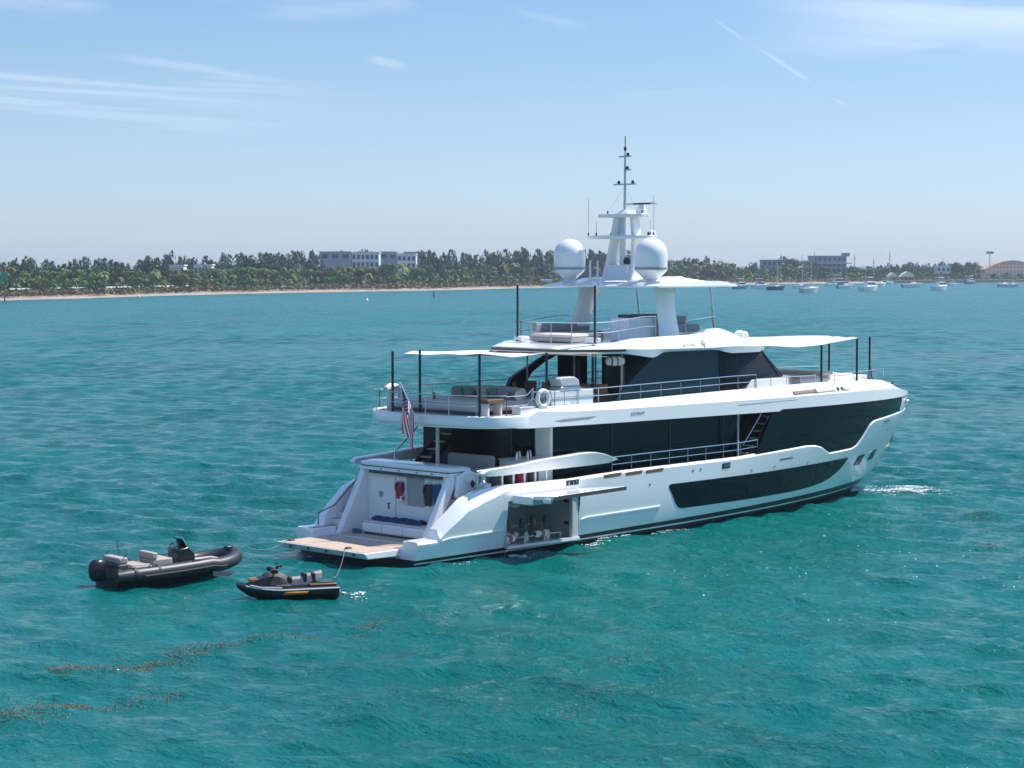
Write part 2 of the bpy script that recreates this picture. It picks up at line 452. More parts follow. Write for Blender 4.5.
for k in range(len(rings)-1):
    for i in range(n-1):
        if 6.1-1e-3 <= xs[k] and xs[k+1] <= 10.1+1e-3 and 5 <= i <= 8: continue      # the open garage
        fs.append((k*n+i, (k+1)*n+i, (k+1)*n+i+1, k*n+i+1))
        ms.append(1 if i <= 2 else (0 if i == 3 else (1 if i == 4 else 0)))
mb.v = vs; mb.f = fs; mb.m = ms
mb.add([rings[0][i] for i in range(5, n)]+[(rings[0][5][0], 0, rings[0][5][2])], [tuple(range(n-4))], 0)
mb.add([rings[0][i] for i in range(0, 6)]+[(rings[0][5][0], 0, rings[0][5][2])], [tuple(range(7))], 1)
mb.mirror()
hull = mb.build('hull', [M['gel'], M['anti']], YT, smooth=28)

def hull_patch(poly, name, m, off=.012, th=.03, parent=YT, side=-1, grid=.22):
    """a plate that follows the hull skin; poly in (x, z)"""
    import bmesh
    bm = bmesh.new()
    # densify outline
    pts = []
    for i, p in enumerate(poly):
        q = poly[(i+1) % len(poly)]; L = math.hypot(q[0]-p[0], q[1]-p[1]); k = max(1, int(L/grid))
        for j in range(k): pts.append((p[0]+(q[0]-p[0])*j/k, p[1]+(q[1]-p[1])*j/k))
    vv = [bm.verts.new((p[0], 0, p[1])) for p in pts]
    bm.faces.new(vv)
    bmesh.ops.triangulate(bm, faces=bm.faces[:])
    x0 = min(p[0] for p in pts); x1 = max(p[0] for p in pts)
    k = x0+.4
    while k < x1:
        g = bm.verts[:]+bm.edges[:]+bm.faces[:]
        bmesh.ops.bisect_plane(bm, geom=g, plane_co=(k, 0, 0), plane_no=(1, 0, 0)); k += .4
    z0 = min(p[1] for p in pts); z1 = max(p[1] for p in pts); k = z0+.3
    while k < z1:
        g = bm.verts[:]+bm.edges[:]+bm.faces[:]
        bmesh.ops.bisect_plane(bm, geom=g, plane_co=(0, 0, k), plane_no=(0, 0, 1)); k += .3
    base = list(bm.faces)
    ret = bmesh.ops.extrude_face_region(bm, geom=base)
    up_ = [g for g in ret['geom'] if isinstance(g, bmesh.types.BMVert)]
    upset = set(up_)
    for v in bm.verts:
        bb = B(v.co.x, v.co.z)
        v.co.y = side*(bb+(off if v in upset else off-th))
    bmesh.ops.recalc_face_normals(bm, faces=bm.faces[:])
    me = bpy.data.meshes.new(name); bm.to_mesh(me); bm.free(); me.materials.append(m)
    me.polygons.foreach_set('use_smooth', [True]*len(me.polygons)); me.set_sharp_from_angle(angle=R(30))
    o = bpy.data.objects.new(name, me); COL.objects.link(o); o.parent = parent
    return o
for sd_ in (-1, 1):
    hull_patch([(15.44, 1.76), (15.5, 1.82), (15.62, 1.84), (21.6, 1.86), (29.25, 1.96), (29.0, 1.66), (28.6, 1.40), (28.0, 1.12), (27.1, .93), (26.0, .83), (24.7, .78), (21.6, .76), (16.45, .77), (16.2, .82), (15.98, 1.0)],
               'hull_window', M['glass'], side=sd_)
    for p in ([(30.25, 1.46), (30.95, 1.49), (31.15, 1.95), (30.42, 1.92)], [(31.95, 1.58), (32.5, 1.62), (32.75, 2.05), (32.2, 2.02)]):
        hull_patch(p, 'porthole', M['glass'], off=.035, th=.07, side=sd_)
    # slots through the bulwark
    for a, b_ in ((11.42, 12.42), (12.72, 13.70), (13.96, 15.0)):
        o = hull_patch([(a, 2.38), (b_, 2.41), (b_+.06, 2.55), (a, 2.52)], 'bulwark_slot', M['wood'], off=.006, side=sd_)
    hull_patch([(9.25, 2.26), (9.97, 2.27), (9.97, 2.47), (9.25, 2.46)], 'fairlead_recess', M['inside'], off=.006, side=sd_)
    hull_patch([(18.86, 2.23), (19.42, 2.24), (19.42, 2.47), (18.86, 2.45)], 'fairlead_recess', M['inside'], off=.006, side=sd_)
    hull_patch([(23.0, 2.30), (24.0, 2.33), (24.0, 2.38), (23.0, 2.35)], 'deck_drain', M['dgrey'], off=.008, side=sd_)
    hull_patch([(32.4, 3.36), (33.2, 3.40), (33.2, 3.45), (32.4, 3.41)], 'deck_drain', M['dgrey'], off=.008, side=sd_)
    for q in ((16.9, 2.26), (17.4, 2.28), (20.9, 1.98), (22.6, 2.02), (25.3, 2.0), (27.6, 1.75), (14.2, 1.9), (33.3, 2.9)):
        hull_patch([(q[0], q[1]), (q[0]+.10, q[1]), (q[0]+.10, q[1]+.07), (q[0], q[1]+.07)], 'hull_fitting', M['steel'], off=.015, side=sd_)
    for q in ((9.35, 2.3), (9.6, 2.3), (9.78, 2.3), (18.98, 2.28), (19.12, 2.28), (19.26, 2.28)):
        hull_patch([(q[0], q[1]), (q[0]+.07, q[1]), (q[0]+.07, q[1]+.14), (q[0], q[1]+.14)], 'fairlead_roller', M['steel'], off=.03, side=sd_)
for sd_ in (-1, 1):
    for xj in (18.2, 21.0, 23.8, 26.4):
        hull_patch([(xj, .84 if xj < 26 else .98), (xj+.035, .84 if xj < 26 else .98), (xj+.035, 1.82), (xj, 1.82)], 'pane_joint', M['black'], off=.018, side=sd_)
# spray rails
for a, b_, z in ((2.9, 5.95, .78), (10.25, 15.0, .92)):
    for sd_ in (-1, 1):
        hull_patch([(a, z-.05), (b_, z+.03), (b_, z+.08), (a+.3, z+.02)], 'spray_rail', M['gel'], off=.05, th=.09, side=sd_)

# wide-body glass above the bulwark
mb = MB(); rings = []
gx = [22.0+i*.4 for i in range(32)]+[34.7]
for xx in gx:
    r = []
    for k in range(6):
        f = k/5; z0 = min(2.2, sheer(xx)-.1); z = z0+(4.62-z0)*f
        xe = xx
        if xx < 23.6: xe = xx+(-1.0+1.45*max(0, (z-2.4))/2.1)*(1-(xx-22)/1.6)          # raked aft edge
        r.append((xe, -max(B(xe, z)-.055, .01), z))
    rings.append(r)
mb.loft(rings, cap=False, closed=False); mb.mirror()
mb.build('side_glazing', M['glass'], YT, smooth=30)
# white nose between bulwark and upper deck
mb = MB(); rings = []
for xx in [34.6, 35.0, 35.4, 35.8, 36.3, 36.8, 37.1, 37.3, 37.45, 37.52]:
    rings.append([(xx, -max(B(xx, z)-.03, .01), z) for z in (3.6, 3.9, 4.2, 4.6)])
mb.loft(rings, cap=False, closed=False); mb.mirror()
nose = mb.build('bow_fairing', M['gel'], YT)
mb = MB().lathe([(.02, 0), (.10, .02), (.12, .08), (.06, .14)], (35.6, -1.75, 4.15), 12, axis='x')
mb.build('navigation_light', M['steel'], nose)
# joint lines in the dark glass
for xx in (20.0,):
    pass

# decks
mb = MB()
pl = [(4.56, -2.85), (6.0, -3.0), (7.0, -3.3)]+[(xx, -(B(xx, 2.3)-.1)) for xx in [8, 12, 16, 20, 24, 28, 32, 35, 36]]
poly = pl+[(p[0], -p[1]) for p in reversed(pl)]
mb.prism_z(poly, 1.98, 2.10)
mb.build('main_deck', M['teak'], YT)
# interior walls of the main deck
sal = MB()
sal.prism_z([(9.35, -2.9), (20.2, -2.9), (22.6, -2.9), (22.6, 2.9), (9.35, 2.9)], 2.11, 4.58)
sal.build('saloon', M['glass'], YT)
for yy in (-2.93, 2.88):
    for xx in (12.8, 16.4, 19.9):
        MB().box(xx, xx+.05, yy, yy+.05, 2.2, 4.5).build('window_joint', M['black'], YT)
for s_ in (-1, 1):
    MB().box(9.2, 9.34, min(s_*2.15, s_*2.95), max(s_*2.15, s_*2.95), 2.11, 4.57).build('pillar', M['gelm'], YT, bevel=.03)
for yy in (-2.1, -.75, .6, 1.9):
    MB().box(9.26, 9.34, yy-.03, yy+.03, 2.11, 4.55).build('door_frame', M['steel'], YT)
MB().box(20.3, 20.36, -3.45, -3.39, 2.1, 4.5).build('deck_post', M['lgrey'], YT)
MB().box(20.3, 20.36, 3.39, 3.45, 2.1, 4.5).build('deck_post', M['lgrey'], YT)

# ---- stern: platform, beach club, legs, stairs
mb = MB().box(0, 2.75, -2.45, 2.45, .16, .44, sx=0)
mb.v = [(x_+(.18 if (z_ < .2 and x_ < .1) else 0), y_, z_+(.05 if x_ < .1 and z_ < .2 else 0)) for x_, y_, z_ in mb.v]
plat = mb.build('swim_platform', M['gel'], YT, bevel=.03)
MB().box(.10, 2.7, -2.33, 2.33, .44, .452).build('platform_decking', M['teak'], plat)
for yy, xx in ((2.0, .3), (-1.2, .3), (0.6, .02), (-.4, .02), (-1.9, .02), (1.6, .02)):
    if xx > .1: MB().box(xx, xx+.28, yy, yy+.22, .452, .52, sx=.05, sy=.05).build('cleat', M['black'], plat, bevel=.015)
    else: MB().box(-.02, .04, yy, yy+.07, .30, .38).build('platform_stud', M['dgrey'], plat)
MB().box(1.6, 1.62, -1.9, 1.4, .4525, .456).build('deck_seam', M['dgrey'], plat)
mb = MB()
mb.box(2.76, 4.3, -2.9, 2.9, .05, .47)
mb.box(4.51, 5.4, -3.0, 3.0, .05, 2.0)
fl = mb.build('beach_club_floor', M['gelm'], YT)
MB().box(2.78, 4.38, -2.18, 2.18, .472, .484).build('beach_club_decking', M['teak'], fl)
for s_ in (-1, 1):
    a, b_ = sorted((s_*2.50, s_*3.25))
    pod = MB().box(1.80, 3.5, a, b_, .28, .74).build('stern_quarter', M['gel'], YT, bevel=.05)
    MB().box(1.90, 3.0, a+.08, b_-.05, .742, .752).build('quarter_decking', M['teak'], pod)
    MB().box(1.9, 3.2, a+.1, b_-.1, -.1, .28).build('quarter_underside', M['anti'], pod)
    # raked leg
    a, b_ = sorted((s_*2.20, s_*2.50))
    MB().prism_y([(2.92, .47), (3.38, .47), (4.70, 2.86), (4.25, 2.86)], a, b_).build('transom_leg', M['gel'], YT, bevel=.05)
    MB().prism_y([(3.15, .47), (4.6, .47), (4.9, 2.86), (4.4, 2.86)], *sorted((s_*2.212, s_*2.25))).build('recess_side', M['gelm'], YT)
    # stairs beside the leg
    n = 7
    st_ = MB()
    a, b_ = sorted((s_*2.50, s_*2.96))
    pr = [(3.0, .74)]
    for k in range(n):
        x0 = 3.15+k*.36; z1 = .74+(k+1)*.235
        pr += [(x0, .74+k*.235), (x0, z1)]
    pr += [(5.8, 2.385), (5.8, .5), (3.0, .5)]
    so = st_.prism_y(pr, a, b_).build('stern_stairs', M['gel'], YT)
    for k in range(n):
        x0 = 3.15+k*.36; z1 = .74+(k+1)*.235
        MB().box(x0-.03, x0+.34, a+.07, b_-.07, z1+.002, z1+.03).build('stair_tread', M['teak'], so)
# back wall and lining
mb = MB(); mb.box(4.4, 4.5, -2.2, 2.2, .47, 2.9); mb.box(4.3, 4.42, -2.2, 2.2, 2.87, 2.95)
bw = mb.build('beach_club_wall', M['gelm'], YT)
MB().box(4.200, 4.400, -1.94, 1.94, 2.74, 2.87).build('shutter_housing', M['dgrey'], bw)
MB().box(4.360, 4.398, -.95, -.05, 1.62, 2.70).build('grey_cabinet', M['grey'], bw, bevel=.01)
MB().box(4.350, 4.398, -2.0, -1.0, 1.6, 2.66).build('white_panel', M['gelm'], bw, bevel=.01)
MB().box(4.350, 4.398, 0.0, .55, 1.65, 2.68).build('white_panel', M['gelm'], bw, bevel=.01)
MB().box(4.385, 4.398, .62, .64, .9, 2.72).build('door_gap', M['grey'], bw)
MB().lathe([(0, 0), (.11, .0), (.12, -.03), (0, -.04)], (4.4, 1.45, 1.95), 18, axis='x').build('porthole', M['greyup'], bw)
MB().box(4.360, 4.400, 1.0, 1.04, 1.4, 1.6).box(4.350, 4.400, .95, 1.1, 1.6, 1.63).build('door_handle', M['dgrey'], bw)
for s_, yy in ((1, 1.2), (1, .2), (-1, -.8), (-1, -1.6)):
    MB().box(4.20, 4.24, yy, yy+.12, 2.9, 2.94).build('courtesy_light', M['dgrey'], bw)
# bench in the recess
be = MB().box(3.5, 4.35, -2.15, 1.6, .56, .92).build('beach_bench', M['gelm'], YT, bevel=.07, seg=3)
MB().box(3.6, 4.35, -2.1, 1.5, .484, .56).build('bench_base', M['dgrey'], be)
MB().box(3.55, 4.35, -2.1, 1.55, .92, .99).build('bench_cushion', M['cream'], be, bevel=.03)
for yy in (-.7, .45): MB().box(3.494, 3.506, yy, yy+.015, .58, .9).build('bench_seam', M['grey'], be)
# top beam of the transom, rounded, with shadow gap
def rounded(xc, zc, rx, rz, n=16):
    return [(xc+rx*math.copysign(abs(math.cos(t))**.6, math.cos(t)), zc+rz*math.copysign(abs(math.sin(t))**.6, math.sin(t))) for t in [2*math.pi*k/n for k in range(n)]]
mb = MB()
mb.prism_y([(4.18, 2.862), (5.3, 2.862), (5.3, 3.0), (4.26, 3.0)], -2.48, 2.48)
tb = mb.build('transom_beam', M['gel'], YT, bevel=.03)
mb = MB(); rings = []
for yy, sc in ((-2.55, .35), (-2.45, .75), (-2.25, 1), (2.25, 1), (2.45, .75), (2.55, .35)):
    rings.append([(px_, yy, pz_) for px_, pz_ in rounded(4.80, 3.10, .62*(.6+.4*sc), .12*sc)])
mb.loft(rings); mb.build('coaming_roll', M['gel'], tb, smooth=60)
MB().box(4.24, 5.2, -2.42, 2.42, 3.0, 3.02).build('shadow_gap', M['black'], tb)
# cockpit corner fairings
for s_ in (-1, 1):
    MB().prism_y([(4.4, 2.1), (5.6, 2.1), (5.6, 2.9), (5.1, 3.10), (4.5, 2.9)], *sorted((s_*2.51, s_*2.66))).build('corner_fairing', M['gel'], YT, bevel=.04)
    c_ = MB().box(5.1, 5.5, *sorted((s_*3.0, s_*3.4)), 2.40, 2.62).build('mooring_station', M['lgrey'], YT, bevel=.03)
    MB().lathe([(.13, 0), (.13, .05), (.07, .1), (.07, .3), (.12, .36), (.12, .42), (.0, .45)], (5.3, s_*3.15, 2.62), 14).build('capstan', M['steel'], c_)
    MB().tube([(4.8, s_*3.35, 2.3), (4.8, s_*3.35, 3.12), (5.25, s_*3.35, 3.16), (5.25, s_*3.35, 2.4)], .022, 6).build('grab_rail', M['steel'], c_)
    MB().tube([(5.0, s_*2.9, 2.5), (4.95, s_*2.9, 2.6), (5.0, s_*2.9, 2.7), (5.1, s_*2.9, 2.6)], .05, 6, closed=True).build('mooring_line', M['black'], c_)
# black safety rope down the port stairs
MB().tube([(2.2, 2.6, .85), (2.2, 2.6, 1.3), (3.0, 2.55, 1.55), (4.0, 2.5, 2.4), (4.5, 2.5, 3.0)], .022, 6).build('hand_rope', M['black'], YT)

# ---- raised wings over the bulwark
WT = [(4.75, 3.06), (4.95, 3.18), (5.9, 3.22), (6.6, 3.25), (7.8, 3.36), (10.2, 3.47), (10.9, 3.46), (11.6, 3.33), (12.25, 3.10)]
WB = [(4.75, 2.98), (5.2, 2.90), (5.9, 2.88), (8.5, 2.92), (10.9, 2.93), (12.1, 2.96), (12.25, 3.02)]
mb = MB(); rings = []
for k in range(31):
    xx = 4.75+7.5*k/30; zt, zb = interp(xx, WT), interp(xx, WB); y0 = B(xx, 2.6)+.03
    zt = max(zt, zb+.03)
    rings.append([(xx, -(y0-.20), zb), (xx, -(y0-.06), (zt*.6+zb*.4)), (xx, -(y0-.02), zt-.03), (xx, -(y0-.08), zt), (xx, -(y0-.30), zt), (xx, -(y0-.36), zt-.05), (xx, -(y0-.34), zb)])
mb.loft(rings); 
import copy as _c
m2_ = _c.deepcopy(mb); m2_.v = [(a, -b_, c_) for a, b_, c_ in m2_.v]; m2_.f = [q[::-1] for q in m2_.f]
for s_, q in ((-1, mb), (1, m2_)):
    wg = q.build('balcony_wing', M['gel'], YT, smooth=40)
    for xx in (6.0, 6.6, 7.2, 7.8, 8.4):
        MB().box(xx, xx+.07, *sorted((s_*3.40, s_*3.46)), 2.5, 2.92).build('wing_post', M['gelm'], wg)

# ---- side railings
def railing(pts, h, name, parent, mid=True, post=None, r=.022, m=None, posts_every=None):
    """pts at deck level; top rail at +h"""
    m = m or M['steel']
    mb = MB(); mb.tube([(p[0], p[1], p[2]+h) for p in pts], r, 6)
    if mid: mb.tube([(p[0], p[1], p[2]+h*.5) for p in pts], r*.7, 6)
    rl = mb.build(name, m, parent)
    # stanchions at even spacing
    seg = [(Vector(a), Vector(b_)) for a, b_ in zip(pts, pts[1:])]
    tot_ = sum((b_-a).length for a, b_ in seg); n = max(1, round(tot_/(posts_every or 1.15)))
    for k in range(n+1):
        d = tot_*k/n
        for a, b_ in seg:
            L = (b_-a).length
            if d <= L+1e-6: p = a.lerp(b_, min(d/L, 1)); break
            d -= L
        MB().tube([p, p+Vector((0, 0, h))], r*.95, 6).build('stanchion', m, rl)
    return rl
for s_ in (-1, 1):
    pts = [(xx, s_*(B(xx, 2.6)-.10), sheer(xx)) for xx in (12.0, 14, 16, 18, 20, 21.4)]
    railing(pts, .58, 'side_railing', YT, posts_every=1.25)

# ---- stairs
def flight(x0, z0, x1, z1, ya, yb, n, name, side='out'):
    root = MB(); a, b_ = sorted((ya, yb))
    dx, dz = (x1-x0)/n, (z1-z0)/n
    for yy in (a, b_-.05):
        root.prism_y([(x0-.15, z0-.02), (x0+.25, z0-.02), (x1+.25, z1), (x1-.15, z1)], yy, yy+.05)
    o = root.build(name, M['black'], YT)
    for k in range(n):
        xx, zz = x0+dx*(k+.5), z0+dz*(k+.75)
        MB().box(xx-.02, xx+.26, a+.06, b_-.06, zz-.05, zz).build('stair_tread', M['teak'], o)
    return o
flight(5.6, 2.15, 8.9, 4.7, 1.15, 1.95, 9, 'cockpit_stairs')
flight(20.6, 2.2, 23.0, 4.6, -3.52, -2.95, 8, 'side_stairs')
flight(20.6, 2.2, 23.0, 4.6, 3.52, 2.95, 8, 'side_stairs')
MB().tube([(5.6, 2.0, 2.2), (5.6, 2.0, 3.4), (7.0, 2.0, 4.5)], .025, 6).build('stair_handrail', M['steel'], YT)
MB().tube([(20.5, -3.55, 3.1), (21.8, -3.55, 4.4)], .02, 6).build('stair_handrail', M['steel'], YT)
MB().box(6.6, 6.7, .62, .72, 2.1, 4.7).build('deck_post', M['gelm'], YT)
MB().box(8.0, 9.3, 1.3, 2.9, 2.1, 4.6).build('stair_casing', M['inside'], YT)
MB().box(9.18, 9.3, -.7, 2.2, 2.11, 4.56).build('cockpit_bulkhead', M['black'], YT)

# ---- upper deck
aft = [(4.76, 0.0), (4.88, -1.4), (5.25, -2.65), (5.6, -3.1), (6.0, -3.4), (6.4, -3.52)]
side = [(xx, -(B(xx, 5.0)-.25)) for xx in [7, 9, 12, 16, 20, 24, 26, 28, 30, 31.5, 33, 34]]
def outline(inset=0, zlow=False):
    return None
pts = [(p[0]+.0, p[1]+.0) for p in aft]+side
poly = pts+[(p[0], -p[1]) for p in reversed(pts) if abs(p[1]) > 1e-6]
ud = MB().prism_z(poly, 4.62, 5.05).build('upper_deck', M['gelm'], YT)
pts2 = [(p[0]+.14, p[1]*.96) for p in aft]+[(p[0], p[1]+.3) for p in side]
poly2 = pts2+[(p[0], -p[1]) for p in reversed(pts2) if abs(p[1]) > 1e-6]
MB().prism_z(poly2, 5.051, 5.07).build('upper_decking', M['teak'], ud)
# edge band that wraps the deck: path stations from the centre of the stern, forward to the bow
band = []
def bst(x_, y_, nx, ny, zb, zc, zt, ins, inner=.12):
    """one section of the band; (nx,ny) outward normal"""
    f = lambda d, z: (x_+nx*d, y_+ny*d, z)
    return [f(-.55, zb+.10), f(-.12, zb), f(0, zb+.03), f(.0, zc), f(-ins*.25, zc+.05), f(-ins, zt), f(-ins-inner, zt), f(-ins-inner-.04, 5.0)]
path = [(4.62, 0.0), (4.66, -.7), (4.74, -1.4), (4.90, -2.1), (5.15, -2.72), (5.5, -3.2), (5.9, -3.48), (6.4, -3.62)]
for i, (a, b_) in enumerate(path):
    p0 = path[max(i-1, 0)]; p1 = path[min(i+1, len(path)-1)]
    d = Vector((p1[0]-p0[0], p1[1]-p0[1])) if i else Vector((0, -1)); d.normalize()
    nrm = Vector((d.y, -d.x));
    if nrm.x > 0: nrm = -nrm
    if i == len(path)-1: nrm = Vector((-.15, -1)).normalized()
    band.append(bst(a, b_, nrm.x, nrm.y, 4.80-.12*min(1, i/7)-.06, 5.0, 5.09, .06, .10))
for xx in [6.8, 7.1, 7.3, 7.6, 7.9, 8.3, 9, 10, 11, 12, 13, 14, 15, 16, 17, 18, 19, 20, 21, 22, 22.8, 23.0, 24, 25, 26, 27, 28, 29, 30, 31, 32, 33, 33.8, 34.5, 35.2, 35.8, 36.3, 36.7, 37.0, 37.2, 37.35, 37.45, 37.52]:
    zb = interp(xx, [(6.1, 4.62), (7.3, 4.56), (12, 4.50), (20, 4.43), (22.8, 4.40), (23.0, 4.48), (30, 4.46), (38.1, 4.42)])
    zc = interp(xx, [(6.1, 5.0), (7.2, 5.02), (7.6, 5.20), (9, 5.12), (12, 5.06), (20, 5.02), (30, 5.0), (33, 4.92), (35, 4.74), (37, 4.52), (38.1, 4.44)])
    zt = interp(xx, [(6.1, 5.09), (7.2, 5.11), (7.7, 5.34), (12, 5.33), (20, 5.46), (26, 5.52), (31, 5.44), (33.5, 5.30), (35, 5.12), (36.3, 4.86), (37.4, 4.56), (38.1, 4.5)])
    ins = interp(xx, [(6.1, .06), (7.2, .08), (7.7, .22), (10, .30), (30, .45), (33, .8), (36, .9), (38.1, .3)])
    y0 = max(B(xx, 4.5), .02)
    nyx = (B(xx+.05, 4.5)-B(xx-.05, 4.5))/.1; nn = Vector((-nyx, -1)).normalized()
    if xx > 36.9: nn = Vector((.6, -.8)) if xx < 37.5 else Vector((.95, -.3))
    sec = bst(xx, -y0, nn.x, nn.y, zb, zc, zt, ins)
    sec = [(a, min(b_, -.005), c_) for a, b_, c_ in sec]
    band.append(sec)
mb = MB().loft(band, cap=False, closed=False); mb.mirror()
bd = mb.build('deck_fashion_plate', M['gel'], YT, smooth=24)
def plate_patch(poly, name, m, yoff=.01, parent=bd, th=.03):
    for s_ in (-1, 1):
        x0 = poly[0][0]
        v = []; n = len(poly)
        for k in (0, 1):
            for p in poly:
                y_ = B(p[0], 4.5)+yoff
                zc = interp(p[0], [(7.6, 5.20), (9, 5.12), (12, 5.06), (20, 5.02), (30, 5.0), (34, 4.9)])
                if p[1] > zc:
                    zt = interp(p[0], [(7.7, 5.34), (12, 5.33), (20, 5.46), (26, 5.52), (31, 5.50)]); ins = interp(p[0], [(10, .30), (30, .45)])
                    y_ -= ins*min(1, (p[1]-zc)/(zt-zc))
                v.append((p[0], s_*(y_-k*th), p[1]))
        MB().add(v, [tuple(range(n)), tuple(range(n, 2*n))[::-1]]+[(i, n+i, n+(i+1) % n, (i+1) % n) for i in range(n)]).build(name, m, parent)
plate_patch([(8.6, 4.80), (9.0, 4.74), (10.6, 4.78), (10.95, 4.86), (9.1, 4.84)], 'side_vent', M['grey'])
for a, b_ in ((24.0, 25.7), (25.7, 27.4), (28.05, 28.6)):
    plate_patch([(a, 5.12), (b_-.05, 5.14), (b_-.05, 5.25), (a, 5.23)], 'side_slot', M['wood'] if a == 24.0 else M['cream'])
for a in (25.62, 27.5, 27.85):
    plate_patch([(a, 5.12), (a+.12, 5.12), (a+.12, 5.27), (a, 5.26)], 'slot_fitting', M['dgrey'], yoff=.02)
plate_patch([(19.9, 4.82), (21.0, 4.83), (24.0, 4.86), (30.0, 4.92), (30.0, 4.935), (24.0, 4.885), (21.0, 4.86), (19.9, 4.85)], 'crease_line', M['grey'], yoff=.006)
mt = Matrix.Translation((13.0, -(B(13.5, 4.6)+.012), 4.78)) @ Matrix.Rotation(R(90), 4, 'X')
text('builder_name', 'A Z I M U T', .17, mt, M['grey'], bd)

# upper-deck rails
rp = [(5.05, s_, 5.09) for s_ in ()]
ap = [(6.2, 3.5, 5.09), (5.65, 3.2, 5.09), (5.25, 2.6, 5.09), (4.86, 1.4, 5.09), (4.80, 0, 5.09), (4.86, -1.4, 5.09), (5.25, -2.6, 5.09), (5.65, -3.2, 5.09), (6.2, -3.5, 5.09)]
railing(ap, .76, 'aft_railing', YT, posts_every=1.2)
for s_ in (-1, 1):
    railing([(6.2, s_*3.5, 5.09), (7.3, s_*3.5, 5.10), (7.7, s_*3.45, 5.34)], .72, 'deck_railing', YT, posts_every=1.0)
    railing([(7.7, s_*3.38, 5.33)]+[(xx, s_*(B(xx, 4.5)-.36), interp(xx, [(12, 5.33), (20, 5.46)])) for xx in (9, 12, 14, 16, 18, 20, 21.6)], .58, 'deck_railing', YT, posts_every=1.25)
    railing([(xx, s_*(B(xx, 4.5)-.5), 5.48) for xx in (21.7, 24, 26.2)], .36, 'deck_railing', YT, mid=False, posts_every=1.2)
    railing([(xx, s_*(B(xx, 4.5)-.75), 5.46) for xx in (26.4, 28, 30, 32, 33.5)], .36, 'foredeck_railing', YT, mid=False, posts_every=1.6, r=.016)

# ---- upper deck house
Y0 = 2.88
mb = MB()
mb.prism_y([(12.75, 5.07), (13.65, 5.86), (14.5, 6.43), (15.4, 6.98), (16.06, 7.22), (19.62, 7.22), (19.82, 5.07)], -Y0-.03, -Y0+.03)
mb.build('side_glass', M['glass2'], YT)
mb = MB()   # dark raked frame behind it
mb.prism_y([(11.9, 5.07), (12.75, 5.07), (13.65, 5.86), (15.4, 6.98), (16.06, 7.22), (14.9, 7.22), (14.0, 6.72), (12.95, 6.0)], -Y0+.04, -Y0+.3)
dk = mb
# port raked arch, sickle shaped
A = [(12.35, 5.07), (12.64, 5.6), (12.88, 6.0), (13.42, 6.28), (14.22, 6.60), (15.0, 6.9), (15.5, 7.25), (16.6, 7.25), (15.6, 6.85), (14.85, 6.6), (14.1, 6.2), (13.75, 5.8), (13.6, 5.4), (13.62, 5.07)]
mb = MB().prism_y(A, Y0-.22, Y0)
mb.build('raked_arch', M['black'], YT, bevel=.02)
MB().prism_y([(13.4, 5.07), (14.9, 5.07), (17.0, 7.22), (15.6, 7.22), (14.9, 6.75), (14.2, 6.2)], -Y0+.05, -Y0+.3).build('raked_arch', M['inside'], YT)
# port side windows, with the open bay
mb = MB(); mb.prism_y([(15.9, 5.07), (17.75, 5.07), (17.75, 7.22), (16.4, 7.22), (15.9, 7.0)], Y0-.05, Y0); mb.box(18.75, 22.6, Y0-.05, Y0, 5.07, 7.2)
mb.build('port_glazing', M['inside'], YT)
MB().box(18.1, 18.17, Y0-.06, Y0+.02, 5.07, 7.2).build('window_joint', M['black'], YT)
# windscreen under its dark mesh cover
bot = [(19.83, -2.90), (22.0, -2.88), (24.2, -2.72), (25.35, -2.0), (25.9, -1.0), (26.1, 0)]
top = [(19.63, -2.88), (21.6, -2.86), (22.7, -2.70), (23.7, -1.9), (24.2, -.95), (24.4, 0)]
zb_ = [5.07, 5.72, 5.80, 5.80, 5.80, 5.80]
mb = MB(); v = []
full_b = [(p[0], p[1], z) for p, z in zip(bot, zb_)]+[(p[0], -p[1], z) for p, z in list(zip(bot, zb_))[-2::-1]]
full_t = [(p[0], p[1], 7.12) for p in top]+[(p[0], -p[1], 7.12) for p in top[-2::-1]]
n = len(full_b)
rings = []
for k in range(5):
    f = k/4; rings.append([tuple(Vector(a).lerp(Vector(b_), f)) for a, b_ in zip(full_b, full_t)])
mb.loft(rings, cap=False, closed=False)
mb.build('windscreen_cover', M['mesh'], YT, smooth=20, solid=.04)
for (a, b_) in ((full_b[2], full_t[2]), (full_b[-3], full_t[-3])):
    MB().tube([Vector(a)+Vector((.02, -.02 if a[1] < 0 else .02, 0)), Vector(b_)+Vector((.02, -.02 if a[1] < 0 else .02, 0))], .035, 6).build('cover_seam', M['black'], YT)
MB().tube([Vector((19.83, -2.93, 5.1)), Vector((19.63, -2.93, 7.15))], .035, 6).build('cover_seam', M['black'], YT)
# interior core that darkens the house, bridge bulkhead
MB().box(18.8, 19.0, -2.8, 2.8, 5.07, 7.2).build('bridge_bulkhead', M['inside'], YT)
# plinth under the windscreen
pb = [(21.2, -2.95), (24.3, -2.9), (25.9, -2.2), (26.6, -1.1), (26.8, 0)]
pt = [(21.9, -2.93), (24.3, -2.88), (25.7, -2.18), (26.4, -1.1), (26.6, 0)]
fb = pb+[(a, -b_) for a, b_ in pb[-2::-1]]; ft = pt+[(a, -b_) for a, b_ in pt[-2::-1]]
mb = MB().prism_z(fb, 5.06, 5.79, top=ft)
mb.build('windscreen_plinth', M['gel'], YT, bevel=.03)
